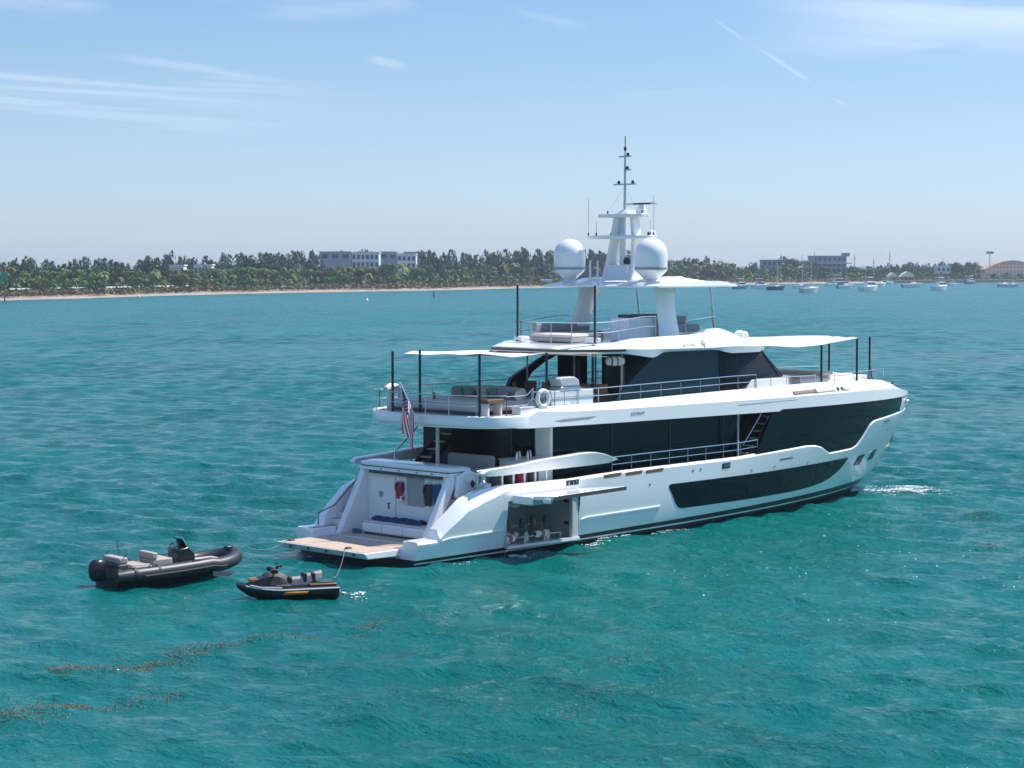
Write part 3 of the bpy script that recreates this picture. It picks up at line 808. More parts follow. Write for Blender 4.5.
# aft doors and frames of the house
for yy in (2.2, 1.0, -.6):
    MB().box(16.2, 16.27, yy-.03, yy+.03, 5.07, 7.18).build('door_frame', M['lgrey'], YT)
MB().box(16.5, 16.58, 2.1, 2.7, 5.07, 7.18).build('sliding_door', M['inside'], YT)
MB().box(16.9, 18.7, -2.6, -1.6, 5.07, 6.0).build('bar_cabinet', M['inside'], YT)
for s_ in (-1, 1):
    MB().tube([(13.75, s_*2.62, 5.07), (13.75, s_*2.62, 7.25)], .04, 8).build('deck_post', M['lgrey'], YT)
mb = MB(); rings = []
for t_, r_ in ((0, .03), (.06, .12), (.2, .16), (.55, .16), (.72, .12), (.8, .03)):
    rings.append([(13.7+t_*.7, -2.62-t_*.5, 6.88) for _ in range(1)])
mb = MB().tube([(12.95, -2.45, 6.86), (13.0, -2.5, 6.86), (13.25, -2.6, 6.87), (13.5, -2.70, 6.87), (13.68, -2.76, 6.87), (13.74, -2.78, 6.87)], .16, 12, rs=[.05, .14, .19, .19, .13, .04])
pod_ = mb.build('outdoor_speaker', M['gelm'], YT, smooth=60)
for xx in (13.12, 13.34): MB().tube([(xx, -2.545-(xx-13.1)*.5, 6.86), (xx+.05, -2.57-(xx-13.1)*.5, 6.86)], .195, 12).build('leather_strap', M['wood'], pod_)
# inside furniture
for i, (xx, yy) in enumerate(((12.6, -1.9), (13.3, -2.0), (12.9, 1.7), (14.0, 1.8), (11.6, 1.6), (12.2, .5))):
    ch = empty('dining_chair', (xx, yy, 5.07), R(30*i), ['brown deck chair at the upper aft table, nearest the starboard rail', 'brown deck chair beside the round silver speaker post', 'brown deck chair on the port side below the dark arch',
               'brown deck chair furthest into the upper saloon doorway', 'brown deck chair just forward of the big sun lounge', 'brown deck chair in the middle of the upper aft deck'][i], 'chair', 'chairs on the upper aft deck')
    MB().box(-.25, .25, -.25, .25, .40, .50).build('seat', M['greyup'], ch, bevel=.03)
    MB().box(-.27, -.2, -.25, .25, .5, .88).build('backrest', M['wood'], ch, bevel=.02)
    for a in (-.22, .19):
        for b_ in (-.22, .19): MB().box(a, a+.03, b_, b_+.03, 0, .4).build('leg', M['dgrey'], ch)
tbl = empty('dining_table', (13.0, -.2, 5.07), 0, 'long brown dining table under the sun deck overhang', 'table')
MB().box(-.6, 1.6, -.5, .5, .70, .75).build('tabletop', M['wood'], tbl, bevel=.015)
MB().box(.1, .9, -.15, .15, 0, .70).build('pedestal', M['dgrey'], tbl)

# ---- sun deck
mb = MB(); rings = []
SWD = [(10.8, 1.75), (11.0, 2.0), (11.5, 2.45), (12.2, 2.98), (12.9, 3.22), (13.2, 3.3), (19, 3.3), (21, 3.2), (22.3, 3.02), (23.4, 2.5), (24.2, 1.8), (24.7, 1.1), (24.95, .3)]
for xx in [10.8, 11.0, 11.3, 11.7, 12.2, 12.6, 12.9, 13.2, 13.6, 14.2, 14.7, 14.95, 15.2, 15.6, 16, 17, 18, 18.8, 19.3, 19.6, 20.2, 20.6, 21.2, 21.8, 22.4, 23, 23.4, 23.8, 24.2, 24.5, 24.7, 24.85, 24.95]:
    w_ = interp(xx, SWD)
    zb = interp(xx, [(10, 7.20), (13.2, 7.20), (14.9, 6.98), (15.1, 7.0), (15.65, 7.2), (19.1, 7.19), (19.6, 7.08), (20.2, 7.0), (22.8, 6.98), (24.0, 7.08), (24.95, 7.15)])
    ze = interp(xx, [(10, 7.38), (13.2, 7.38), (14.5, 7.33), (19, 7.28), (20.2, 7.3), (22.8, 7.22), (24.95, 7.2)])
    zt = interp(xx, [(10.8, 7.44), (11.3, 7.55), (13.5, 7.62), (14.15, 7.74), (18, 7.84), (19.3, 8.02), (20.2, 8.03), (21.0, 7.88), (21.8, 7.66), (24.3, 7.34), (24.95, 7.24)])
    ins = interp(xx, [(10.8, .25), (11.3, .5), (14, .6), (20, .75), (23, .9), (24.95, .2)])
    ins = min(ins, w_*.6)
    dk_ = min(7.60, zt-.01) if xx < 20.6 else zt
    wi = interp(xx, [(20.6, .25), (21.5, .02)])
    rings.append([(xx, 0, zb+.05), (xx, -(w_-.4 if w_ > 1 else w_*.5), zb+.04), (xx, -(w_-.04), zb), (xx, -w_, ze), (xx, -(w_-.05), ze+.04), (xx, -(w_-ins), zt), (xx, -max(w_-ins-wi, .05), zt), (xx, -max(w_-ins-wi-.03, .04), dk_), (xx, 0, dk_+(.0 if xx < 20.6 else .06))])
mb.loft(rings, cap=False, closed=False)
for r_ in (rings[0], rings[-1]): mb.add(r_, [tuple(range(len(r_)))], 0)
mb.mirror()
sdk = mb.build('sun_deck', M['gel'], YT, smooth=26)
tr = [(10.8, 0), (10.8, -1.76), (11.0, -2.01), (11.5, -2.46), (12.2, -2.99), (12.9, -3.23), (13.2, -3.31)]
for s_ in (-1, 1):
    v = []
    for k, (a, b_) in enumerate(tr):
        d = Vector((-1, 0)) if k < 2 else Vector((-.4, -1)).normalized()
        for (o_, z_) in ((.035, 7.28), (.035, 7.385), (-.02, 7.385), (-.02, 7.28)): v.append((a+d.x*o_, s_*-1*(b_+d.y*o_)*1.0 if s_ == 1 else (b_+d.y*o_), z_))
    rg = [v[i*4:i*4+4] for i in range(len(tr))]
    MB().loft(rg).build('edge_trim', M['dgrey'], sdk)
nm = Matrix.Translation((16.85, -3.245, 7.37)) @ Matrix.Rotation(R(90-38), 4, 'X')
text('yacht_name', 'SETTIN', .27, nm, M['grey'], sdk)
mb = MB().tube([(18.22+.08*math.cos(a), -3.19+.04*math.sin(a), 7.50+.07*math.sin(a)) for a in [k*math.pi/7 for k in range(14)]], .02, 6, closed=True)
mb.tube([(18.22, -3.24, 7.44), (18.24, -3.30, 7.32)], .022, 6).build('name_emblem', M['dgrey'], sdk)
# sundeck floor objects
railing([(13.2, 2.45, 7.62), (12.3, 2.1, 7.60), (12.1, 1.4, 7.59), (12.1, -1.4, 7.59), (12.3, -2.1, 7.60), (13.2, -2.45, 7.62), (15.2, -2.5, 7.8), (16.0, -2.5, 7.8)], .82, 'sun_deck_railing', YT, posts_every=1.15)
railing([(13.2, 2.45, 7.62), (15.2, 2.5, 7.8), (16.2, 2.5, 7.82)], .75, 'sun_deck_railing', YT, posts_every=1.1)
railing([(18.0, -2.45, 7.84), (20.3, -2.2, 8.0), (20.9, -1.2, 8.0), (20.9, 1.2, 8.0), (20.3, 2.2, 8.0), (18.0, 2.45, 7.84)], .55, 'sun_deck_railing', YT, mid=False, posts_every=2.2, r=.016)
hb = MB().prism_z([(15.0, -1.9), (17.3, -1.9), (17.3, -.9), (15.0, -.9)], 7.61, 8.55)
bar = hb.build('sun_deck_bar', M['gelm'], YT, bevel=.04)
MB().box(15.3, 17.2, -1.75, -1.05, 8.55, 8.68).build('bar_sink', M['dgrey'], bar, bevel=.02)
# ---- hardtop
mb = MB()
lo_ = [(15.1, -3.05), (15.35, -3.2), (16.2, -3.2), (20.0, -3.15), (21.3, -2.6), (22.3, -1.6), (22.6, 0)]
hi_ = [(15.7, -2.3), (15.9, -2.45), (16.4, -2.6), (19.6, -2.6), (20.8, -2.1), (21.8, -1.3), (22.1, 0)]
ffl = lo_+[(a, -b_) for a, b_ in lo_[-2::-1]]; ffh = hi_+[(a, -b_) for a, b_ in hi_[-2::-1]]
n = len(ffl)
mb.loft([[(a, b_, 9.80) for a, b_ in ffl], [(a, b_, 9.86) for a, b_ in ffl], [(a, b_, 10.02) for a, b_ in ffh]])
ht = mb.build('hardtop', M['gel'], YT, smooth=20)
for s_ in (-1, 1):
    MB().prism_y([(15.0, 9.88), (16.2, 10.16), (18.6, 10.20), (20.4, 10.02), (20.4, 9.95), (15.2, 9.86)], *sorted((s_*1.15, s_*1.75))).build('roof_coaming', M['gel'], ht, bevel=.04)
    # arch legs
    mb = MB(); rings = []
    for z_, xa, xb in ((7.72, 16.45, 17.85), (8.2, 16.5, 17.75), (8.9, 16.45, 17.65), (9.5, 16.4, 17.7), (9.81, 16.25, 17.9)):
        if s_ == 1: xa -= (9.8-z_)*.35; xb -= (9.8-z_)*.35
        else: xa += .05; xb += .05
        y0 = s_*(2.45-(z_-7.7)*.12); yi = s_*(2.05-(z_-7.7)*.12)
        rings.append([(xa, (y0+yi)/2, z_), (xa+.25, y0, z_), (xb-.25, y0, z_), (xb, (y0+yi)/2, z_), (xb-.25, yi, z_), (xa+.25, yi, z_)])
    MB().loft(rings).build('hardtop_leg', M['gel'], ht, smooth=50)
    MB().tube([(20.4, s_*2.05, 7.95), (20.1, s_*2.05, 9.82)], .05, 8).build('hardtop_post', M['steel'], ht)
# satellite domes
for s_ in (1, -1):
    prof = [(.0, 10.02), (.22, 10.03), (.22, 10.10), (.30, 10.14), (.62, 10.44), (.67, 10.52)]
    dm = MB().lathe([(.67, 10.62), (.675, 10.9), (.67, 11.15)]+[(.67*math.cos(a), 11.15+.68*math.sin(a)) for a in [k*math.pi/18 for k in range(1, 9)]]+[(.001, 11.83)], (15.98, s_*2.26, 0), 32)
    d = dm.build('satellite_dome', M['gel'], YT, smooth=60)
    MB().lathe(prof+[(.0, 10.53)], (15.98, s_*2.26, 0), 32).build('dome_base', M['gel'], d)
    MB().lathe([(.0, 10.52), (.69, 10.52), (.69, 10.62), (.0, 10.62)], (15.98, s_*2.26, 0), 32).build('dome_collar', M['grey'], d)
    MB().box(15.75, 16.35, s_*2.26-.3, s_*2.26+.3, 9.9, 10.05).build('dome_plinth', M['gelm'], d, bevel=.03)
# ---- mast
mast = MB()
for s_ in (-1, 1):
    mast.loft([[(x0, y0, z_), (x1, y0, z_), (x1, y1, z_), (x0, y1, z_)] for z_, x0, x1, y0, y1 in
               [(10.05, 16.35, 17.6, *sorted((s_*.60, s_*.85))), (10.8, 16.6, 17.3, *sorted((s_*.60, s_*.80))), (11.8, 16.75, 17.25, *sorted((s_*.50, s_*.68))), (12.7, 16.8, 17.25, *sorted((s_*.38, s_*.54)))]])
mast.box(17.1, 17.2, .14, .45, 10.05, 12.7)
mast.box(16.4, 17.2, -.6, .6, 10.06, 10.7)
mo = mast.build('mast', M['gelm'], YT, bevel=.04)
mb = MB()
mb.prism_z([(16.5, -1.75), (16.9, -1.8), (17.9, -.7), (18.0, .7), (16.9, 1.8), (16.5, 1.75), (16.35, .5), (16.35, -.5)], 11.80, 11.95)
mb.prism_z([(16.6, -1.2), (17.0, -1.25), (17.7, -.5), (17.7, .5), (17.0, 1.25), (16.6, 1.2)], 12.70, 12.86)
mb.prism_z([(16.7, -.4), (17.5, -.4), (17.5, .4), (16.7, .4)], 12.86, 13.02, top=[(16.85, -.15), (17.3, -.15), (17.3, .15), (16.85, .15)])
mb.build('mast_spreader', M['gelm'], mo, bevel=.03)
MB().tube([(16.95, 0, 12.95), (16.95, 0, 15.3), (16.95, 0, 15.4)], .05, 8, rs=[.07, .045, .03]).build('mast_pole', M['lgrey'], mo)
MB().tube([(16.95, 0, 15.35), (16.95, 0, 16.1)], .028, 6).build('whip_antenna', M['greenup'], mo)
MB().lathe([(0, 0), (.06, 0), (.06, .14), (0, .14)], (16.95, 0, 15.5), 10).build('masthead_light', M['black'], mo)
for z_, w_ in ((15.22, .33), (14.66, .0), (14.06, .62)):
    MB().box(16.92, 16.98, -max(w_, .33), max(w_, .05), z_, z_+.06).build('crossarm', M['lgrey'], mo)
for yy, z_ in ((-.15, 15.28), (-.12, 14.72), (.35, 14.12), (-.42, 14.12), (.75, 11.95), (-1.3, 11.95)):
    MB().lathe([(0, 0), (.06, 0), (.07, .05), (.05, .12), (0, .13)], (16.95, yy, z_), 10).build('navigation_light', M['black'], mo)
for yy, xx, z0, z1 in ((1.75, 16.6, 11.95, 13.5), (-1.7, 16.8, 11.95, 13.6), (1.3, 16.6, 11.95, 12.55), (-1.0, 17.4, 11.95, 12.6), (-.9, 17.0, 12.86, 13.2), (.75, 16.7, 12.86, 13.05), (-1.2, 17.4, 11.95, 12.3)):
    MB().tube([(xx, yy, z0), (xx, yy, z1)], .014, 5).build('whip_antenna', M['lgrey'], mo)
    MB().tube([(xx, yy, z0), (xx, yy, z0+.12)], .035, 6).build('antenna_foot', M['dgrey'], mo)
for yy in (-1.2, 1.2): MB().tube([(16.95, 0, 14.05), (16.8, yy*.7, 12.86)], .006, 4).build('stay_wire', M['lgrey'], mo)
rd = MB().lathe([(.0, 0), (.20, 0), (.22, .1), (.16, .3), (.10, .36), (0, .37)], (17.6, -.35, 12.86), 16).build('radar_pedestal', M['gelm'], mo)
MB().box(17.53, 17.67, -1.25, .75, 13.24, 13.33).rot(R(-8), (17.6, -.35)).build('radar_scanner', M['lgrey'], rd, bevel=.02)
MB().box(17.515, 17.525, -1.0, .1, 13.25, 13.32).rot(R(-8), (17.6, -.35)).build('scanner_marking', M['black'], rd)
MB().lathe([(.0, 0), (.16, 0), (.18, .08), (.12, .2), (0, .24)], (18.0, -.6, 11.95), 14).build('small_radome', M['gelm'], mo)
MB().lathe([(.0, 0), (.14, 0), (.16, .16), (.1, .28), (0, .3)], (17.2, .1, 10.75), 14).build('camera_dome', M['dgrey'], mo)
for xx, yy in ((16.1, 1.2), (16.3, .95)): MB().tube([(xx, yy, 10.03), (xx, yy, 10.9)], .05, 6, rs=[.06, .03]).build('antenna_cone', M['gelm'], mo)
for xx, yy in ((19.6, -.6), (20.2, .3)):
    MB().box(xx, xx+.5, yy, yy+.4, 10.05, 10.22).build('roof_hatch', M['gelm'], ht, bevel=.03)
for xx, yy in ((22.2, -.9), (22.7, -.55)):
    MB().lathe([(.0, 0), (.18, 0), (.22, .10), (.2, .22), (.12, .3), (0, .32)], (xx, -2.0+(xx-22.2)*.3, 7.58-(xx-22.2)*.1), 14).build('searchlight', M['gelm'], sdk)

# ---- foredeck
fd = MB().box(26.9, 31.8, -1.9, 1.9, 5.071, 5.58, sx=.1, sy=.1).build('foredeck_lounge', M['gelm'], YT, bevel=.08)
MB().box(27.2, 31.2, -1.7, 1.7, 5.58, 5.68).build('lounge_cushion', M['canvas'], fd, bevel=.04)
MB().box(28.5, 29.4, -1.9, 1.9, 5.68, 5.86).build('lounge_backrest', M['canvas'], fd, bevel=.06)
MB().box(32.3, 33.4, -1.0, 1.0, 5.071, 5.50).build('anchor_locker', M['gelm'], YT, bevel=.05)
MB().box(26.95, 27.4, .6, 1.2, 5.58, 5.95).build('wicker_basket', M['dgrey'], fd, bevel=.03)
# anchor in its pocket
an = MB().box(36.45, 36.75, -.28, .28, 2.2, 2.75).build('anchor', M['dgrey'], YT, bevel=.05)
MB().prism_y([(36.5, 2.75), (36.75, 2.75), (37.1, 3.2), (36.95, 3.25)], -.06, .06).build('anchor_shank', M['dgrey'], an)
MB().prism_y([(35.9, 1.75), (36.4, 2.05), (36.65, 2.4), (36.55, 2.7), (36.1, 2.15)], -.35, .35).build('anchor_fluke', M['black'], an)

# ---- garage
gm = M['grey']
mb = MB()
x0, x1, y0, y1, z0, z1 = 6.1, 10.1, -3.62, -.8, .16, 1.94
mb.add([(x0, y0, z0), (x1, y0, z0), (x1, y1, z0), (x0, y1, z0), (x0, y0, z1), (x1, y0, z1), (x1, y1, z1), (x0, y1, z1)],
       [(0, 1, 2, 3), (7, 6, 5, 4), (3, 2, 6, 7), (0, 3, 7, 4), (1, 5, 6, 2)])
gar = mb.build('garage', M['lgrey'], YT, smooth=0)
MB().box(9.72, 10.09, -3.62, -3.45, .2, 1.9).build('garage_jamb', M['lgrey'], gar, bevel=.03)
MB().box(6.11, 10.09, -3.68, -3.50, .12, .22).build('garage_sill', M['gel'], gar)
for z_ in (.7, 1.55): MB().box(9.68, 9.75, -3.4, -3.2, z_, z_+.12).build('door_ram', M['black'], gar)
mb = MB()
mb.add([(6.1, -3.80, 1.96), (10.1, -3.82, 1.96), (10.1, -6.02, 2.22), (6.1, -5.98, 2.14), (6.1, -3.80, 2.12), (10.1, -3.82, 2.12), (10.1, -6.0, 2.36), (6.1, -5.98, 2.28)],
       [(3, 2, 1, 0), (4, 5, 6, 7), (0, 1, 5, 4), (1, 2, 6, 5), (2, 3, 7, 6), (3, 0, 4, 7)])
gd = mb.build('garage_door', M['gel'], YT, bevel=.02)
MB().add([(6.1, -6.01, 2.13), (10.1, -6.05, 2.21), (10.1, -6.05, 2.35), (6.1, -6.01, 2.27), (6.1, -5.99, 2.13), (10.1, -6.03, 2.21), (10.1, -6.03, 2.35), (6.1, -5.99, 2.27)],
         [(0, 1, 2, 3), (7, 6, 5, 4), (0, 4, 5, 1), (1, 5, 6, 2), (2, 6, 7, 3), (3, 7, 4, 0)]).build('door_seal', M['dgrey'], gd)
MB().box(6.0, 6.09, -5.0, -4.0, 1.88, 2.18).build('door_hinge_arm', M['gel'], gd, bevel=.03)
MB().box(6.0, 6.09, -5.9, -5.55, 2.0, 2.18).build('door_hinge_arm', M['gel'], gd, bevel=.03)
MB().box(6.3, 7.6, -4.6, -4.2, 1.80, 1.98).build('door_mechanism', M['lgrey'], gd, bevel=.03)
# contents of the garage
k = 0
for (xx, yy, z_, rz_, l, lab) in ((6.35, -3.15, .40, .12, .8, 'pale dive tank with orange cap lying nearest the stern in the side garage'), (8.05, -3.2, .46, .10, .85, 'pale dive tank with orange cap lying at the garage door centre'),
                                 (7.1, -2.5, .42, -.15, .7, 'grey air cylinder lying deeper inside the side garage')):
    t_ = empty('dive_tank', (xx, yy, z_), rz_, lab, 'dive tank', 'dive tanks in the garage')
    MB().lathe([(.02, 0), (.10, .02), (.13, .08), (.13, l*.6), (.13, l*.8), (.06, l*.9), (.04, l)], (0, 0, 0), 14, axis='x').build('cylinder', M['gelm'], t_)
    MB().lathe([(.135, l*.32), (.14, l*.34), (.14, l*.58), (.135, l*.6)], (0, 0, 0), 14, axis='x').build('coloured_band', M['tankorange'], t_)
    MB().lathe([(.0, -.012), (.075, -.012), (.075, .0), (0, .01)], (0, 0, 0), 12, axis='x').build('end_cap', M['black'], t_)
rk = empty('gear_rack', (8.0, -2.6, .17), 0, 'low steel rack crowded with diving gear on the garage floor', 'rack')
mb = MB()
for a in (-1.6, -.5, .6, 1.5):
    mb.box(a, a+.05, -.6, -.55, 0, .24); mb.box(a, a+.05, .4, .45, 0, .55)
mb.box(-1.6, 1.5, -.6, -.55, .22, .26); mb.box(-1.6, 1.5, .4, .45, .5, .55); mb.build('frame', M['lgrey'], rk)
random.seed(4)
for i in range(11):
    a = -1.5+i*.28; MB().lathe([(.0, 0), (.09, .0), (.11, .06), (.1, .22+.1*random.random()), (.04, .36)], (a, random.uniform(-.5, .3), .0 if i % 2 else .55), 10).build('gear_item', [M['dgrey'], M['gelm'], M['wood'], M['grey']][i % 4], rk)
hs_ = empty('coiled_hose', (6.8, -3.2, 1.45), 0, 'pale coiled hose hanging under the garage ceiling', 'hose')
MB().tube([(.35*math.cos(a)*1.2, .15*math.sin(a), .10*math.sin(a*3.3)+.25) for a in [j*.5 for j in range(30)]], .025, 5).build('hose_coil', M['gelm'], hs_)
MB().tube([(0, 0, .2), (0, 0, .49)], .02, 5).build('hook', M['steel'], hs_)
MB().tube([(5.95, -3.62, -.3), (5.95, -3.68, .05), (6.1, -3.72, .12)], .03, 6).build('discharge_pipe', M['steel'], YT)

# ---------------------------------------------------------------- loose things on the yacht
# big lounge on the upper aft deck
so = empty('sun_lounge', (7.4, -.4, 5.07), 0, 'wide cream sun lounge with curved backrest on the upper aft deck', 'sun lounge')
MB().box(-1.7, 2.1, -2.1, 2.6, .0, .12).build('base', M['dgrey'], so)
MB().box(-1.8, 2.2, -2.2, 2.7, .12, .40).build('seat', M['cream'], so, bevel=.10, seg=3)
MB().box(-1.7, 2.0, -2.1, 2.6, .40, .46).build('mattress', M['canvas'], so, bevel=.05, seg=3)
mb = MB(); rings = []
bp = [(.9, 1.9), (1.25, 1.0), (1.4, 0), (1.3, -1.0), (.95, -1.9), (.5, -2.05)]
for i, (a, b_) in enumerate(bp):
    s2 = .75 if i in (0, len(bp)-1) else 1
    rings.append([(a+.20*math.cos(t)*s2, b_+.16*math.sin(t)*0+0, .66+.26*s2*math.sin(t)) for t in [k*math.pi/6 for k in range(12)]])
MB().loft(rings).build('backrest', M['cream'], so, smooth=60)
for i, (a, b_, m_, r_, lab) in enumerate([(1.0, 1.45, 'greenup', .2, 'sage green cushion at the port end of the lounge backrest'), (1.08, .9, 'greenup', .1, 'sage green cushion second from port on the lounge'), (1.12, .2, 'cream', 0, 'cream cushion in the middle of the lounge backrest'),
                                     (1.12, -.45, 'greenup', -.1, 'sage green cushion just starboard of the lounge centre'), (1.0, -1.05, 'greyup', -.2, 'grey cushion near the starboard end of the lounge')]):
    c_ = MB().box(-.10, .10, -.25, .25, 0, .42).build('cushion', M[m_], None, bevel=.07, seg=3)
    c_.location = (7.4+a-.22, -.4+b_, 5.53); c_.rotation_euler = (0, R(-14), r_); tag(c_, lab, 'cushion', 'cushions on the lounge')
tt = empty('side_table', (6.15, -2.75, 5.07), 0, 'low brown wooden table beside the cream lounge at the aft rail', 'table')
MB().box(-.45, .45, -.25, .25, .46, .62).build('tabletop', M['wood'], tt, bevel=.02)
MB().box(-.38, -.30, -.2, .2, 0, .46).build('leg', M['gelm'], tt); MB().box(.30, .38, -.2, .2, 0, .46).build('leg', M['gelm'], tt)
lk = empty('deck_locker', (7.35, -3.35, 5.08), 0, 'small white square locker on the starboard rim of the upper deck', 'locker')
MB().box(-.45, .35, -.2, .25, 0, .26).build('body', M['gelm'], lk, bevel=.02)
MB().box(-.48, .38, -.22, .27, .26, .31).build('lid', M['gel'], lk, bevel=.015)
ct = MB().box(8.85, 11.3, -3.30, -2.65, 5.07, 5.90).build('galley_counter', M['gel'], YT, bevel=.05)
for xx in (9.6, 10.4): MB().box(xx, xx+.015, -3.306, -3.295, 5.12, 5.86).build('panel_joint', M['dgrey'], ct)
gr = empty('gas_grill', (9.95, -3.0, 5.90), 0, 'stainless grill with domed lid on the white deck counter', 'grill')
MB().box(-.55, .6, -.32, .30, 0, .12).build('body', M['steel'], gr, bevel=.02)
MB().prism_y([(-.5, .12), (.55, .12), (.5, .38), (.25, .50), (-.45, .50), (-.62, .42)], -.3, .28).build('lid', M['lgrey'], gr, bevel=.04)
MB().tube([(-.4, -.34, .22), (.4, -.34, .22)], .02, 6).build('handle', M['steel'], gr)
def ring_buoy(loc, lab):
    r_ = empty('lifebuoy', loc, 0, lab, 'lifebuoy')
    MB().tube([(.30*math.cos(a), 0, .30*math.sin(a)) for a in [k*2*math.pi/28 for k in range(28)]], .085, 10, closed=True).build('ring', M['gelm'], r_, smooth=80)
    for k in range(4):
        a = k*math.pi/2+.785
        MB().tube([(.30*math.cos(a-.1), 0, .30*math.sin(a-.1)), (.30*math.cos(a+.1), 0, .30*math.sin(a+.1))], .092, 10).build('reflective_band', M['lgrey'], r_)
    MB().box(-.07, .07, .02, .10, -.25, .02).build('light_float', M['rope'], r_)
ring_buoy((8.12, -3.56, 5.66), 'white ring lifebuoy hung on the rail beside the deck counter')
# white covered instrument/lamp at the port rim
wl = empty('covered_telescope', (6.1, 2.75, 5.08), 0, 'white shrouded lamp standing at the port aft corner of the upper deck', 'lamp')
MB().lathe([(.14, 0), (.12, .3), (.10, .6)], n=12).build('stand', M['canvas'], wl)
MB().tube([(-.25, 0, .75), (0, 0, .84), (.3, 0, .84), (.45, 0, .6), (.5, 0, .15)], .13, 10, rs=[.14, .17, .14, .09, .05]).build('cover', M['canvas'], wl, smooth=60)
MB().lathe([(.05, 0), (.05, .2), (.07, .25), (0, .27)], n=10).build('bottle', M['wood'], None)
bt = COL.objects['bottle']; bt.location = (6.4, .6, 5.53); tag(bt, 'small brown bottle standing at the aft edge of the lounge', 'bottle')
# hanging things in the beach club
def hang(name, lab, cat, y, z, w_, h, m_, x_=4.3, m2=None, group=None):
    o = empty(name, (x_, y, z), 0, lab, cat, group)
    def fn(u, v):
        yy = (u-.5)*w_*(1-.35*abs(v-.15)*1.2)
        return (-.05+.04*math.sin(u*9+v*3), yy, -v*h+.02*math.sin(u*11))
    MB().grid(fn, 10, 10).build('body', M[m_], o, solid=.05)
    for s_ in (-1, 1): MB().tube([(-.05, s_*w_*.42, -.05), (-.06, s_*w_*.55, -h*.35), (-.05, s_*w_*.5, -h*.6)], .05, 6, rs=[.06, .05, .03]).build('sleeve', M[m2 or m_], o)
    MB().tube([(-.03, 0, 0), (-.02, 0, .06), (.05, 0, .06)], .01, 5).build('hanger', M['steel'], o)
hang('life_vest', 'red and blue life vest hanging on the beach club wall', 'life vest', .27, 2.50, .36, .62, 'red', m2='flagblue')
hang('wetsuit', 'black wetsuit hanging on the white panel, nearest the grey cabinet', 'wetsuit', -1.32, 2.52, .42, .82, 'rubber', group='wetsuits on the panel')
hang('wetsuit', 'blue wetsuit hanging beside the black one on the white panel', 'wetsuit', -1.78, 2.55, .34, .80, 'blue', group='wetsuits on the panel')
hang('hanging_towel', 'small white and red towel below the life vest', 'towel', .17, 1.98, .22, .26, 'flagwhite', x_=4.3, m2='red')
random.seed(11)
tw = empty('blue_towels', (4.0, .1, .99), 0, 'long heap of navy blue towels on the beach bench', 'towels')
def fn(u, v):
    return (-.20+.45*v+.05*math.sin(u*23), -1.35+2.6*u, .02+.10*abs(math.sin(u*17+v*2))*math.sin(math.pi*v)+.05*math.sin(math.pi*v)+.02*math.sin(u*40+v*9))
MB().grid(fn, 60, 8).build('cloth', M['navy'], tw, solid=.03)
hz_ = empty('coiled_rope', (3.4, 1.75, .49), 0, 'teal coiled rope on the floor by the port end of the bench', 'rope')
MB().tube([(.10*math.cos(a)*(1+.1*math.sin(a*1.7)), .22*math.sin(a), .03+.012*a/2) for a in [j*.6 for j in range(40)]], .022, 5).build('coil', mat('teal_rope', (.03, .14, .18), .8), hz_)
# cockpit furniture
cs = empty('cockpit_sofa', (6.8, -.2, 2.1), 0, 'grey curved sofa seen over the transom on the main deck', 'sofa')
MB().box(-.5, .4, -1.5, 1.1, .15, .85).build('seat', M['greyup'], cs, bevel=.08, seg=3)
MB().box(.25, .6, -1.6, .8, .3, 1.32).build('backrest', M['greyup'], cs, bevel=.12, seg=3)
ck = empty('cockpit_bar', (8.1, -2.2, 2.1), 0, 'white bar cabinet with bottles and glasses under the overhang', 'bar')
MB().box(-.5, 1.0, -.9, .45, 0, 1.15).build('cabinet', M['gel'], ck, bevel=.03)
MB().box(-.55, 1.02, -.93, .48, 1.15, 1.20).build('worktop', M['lgrey'], ck, bevel=.015)
for i in range(6):
    MB().lathe([(.05, 0), (.05, .16), (.02, .22), (.02, .28), (0, .29)], (-.3+.2*i, -.3+.12*(i % 3), 1.20), 8).build('bottle', [M['gelm'], M['dgrey'], M['steel']][i % 3], ck)
for i, (xx, yy, m_) in enumerate([(6.1, -3.05, 'dgrey'), (6.75, -3.1, 'rubber'), (7.4, -3.05, 'red'), (8.0, -3.1, 'dgrey')]):
    b_ = MB().box(-.26, .26, -.16, .16, 0, .42+.05*(i % 2)).build('duffel_bag', M[m_], None, bevel=.09, seg=3)
    b_.location = (xx, yy, 2.42); tag(b_, ['dark gear bag stowed under the starboard wing, aftmost', 'black rubber bag second from aft under the starboard wing', 'dark red bag stowed under the starboard wing', 'dark gear bag furthest forward under the starboard wing'][i], 'bag', 'bags under the wing')
MB().box(5.9, 8.4, -3.3, -2.9, 2.11, 2.42).build('bag_shelf', M['gelm'], YT)
MB().box(5.75, 8.6, -3.42, -3.38, 2.44, 2.47).build('shelf_edge', M['dgrey'], YT)
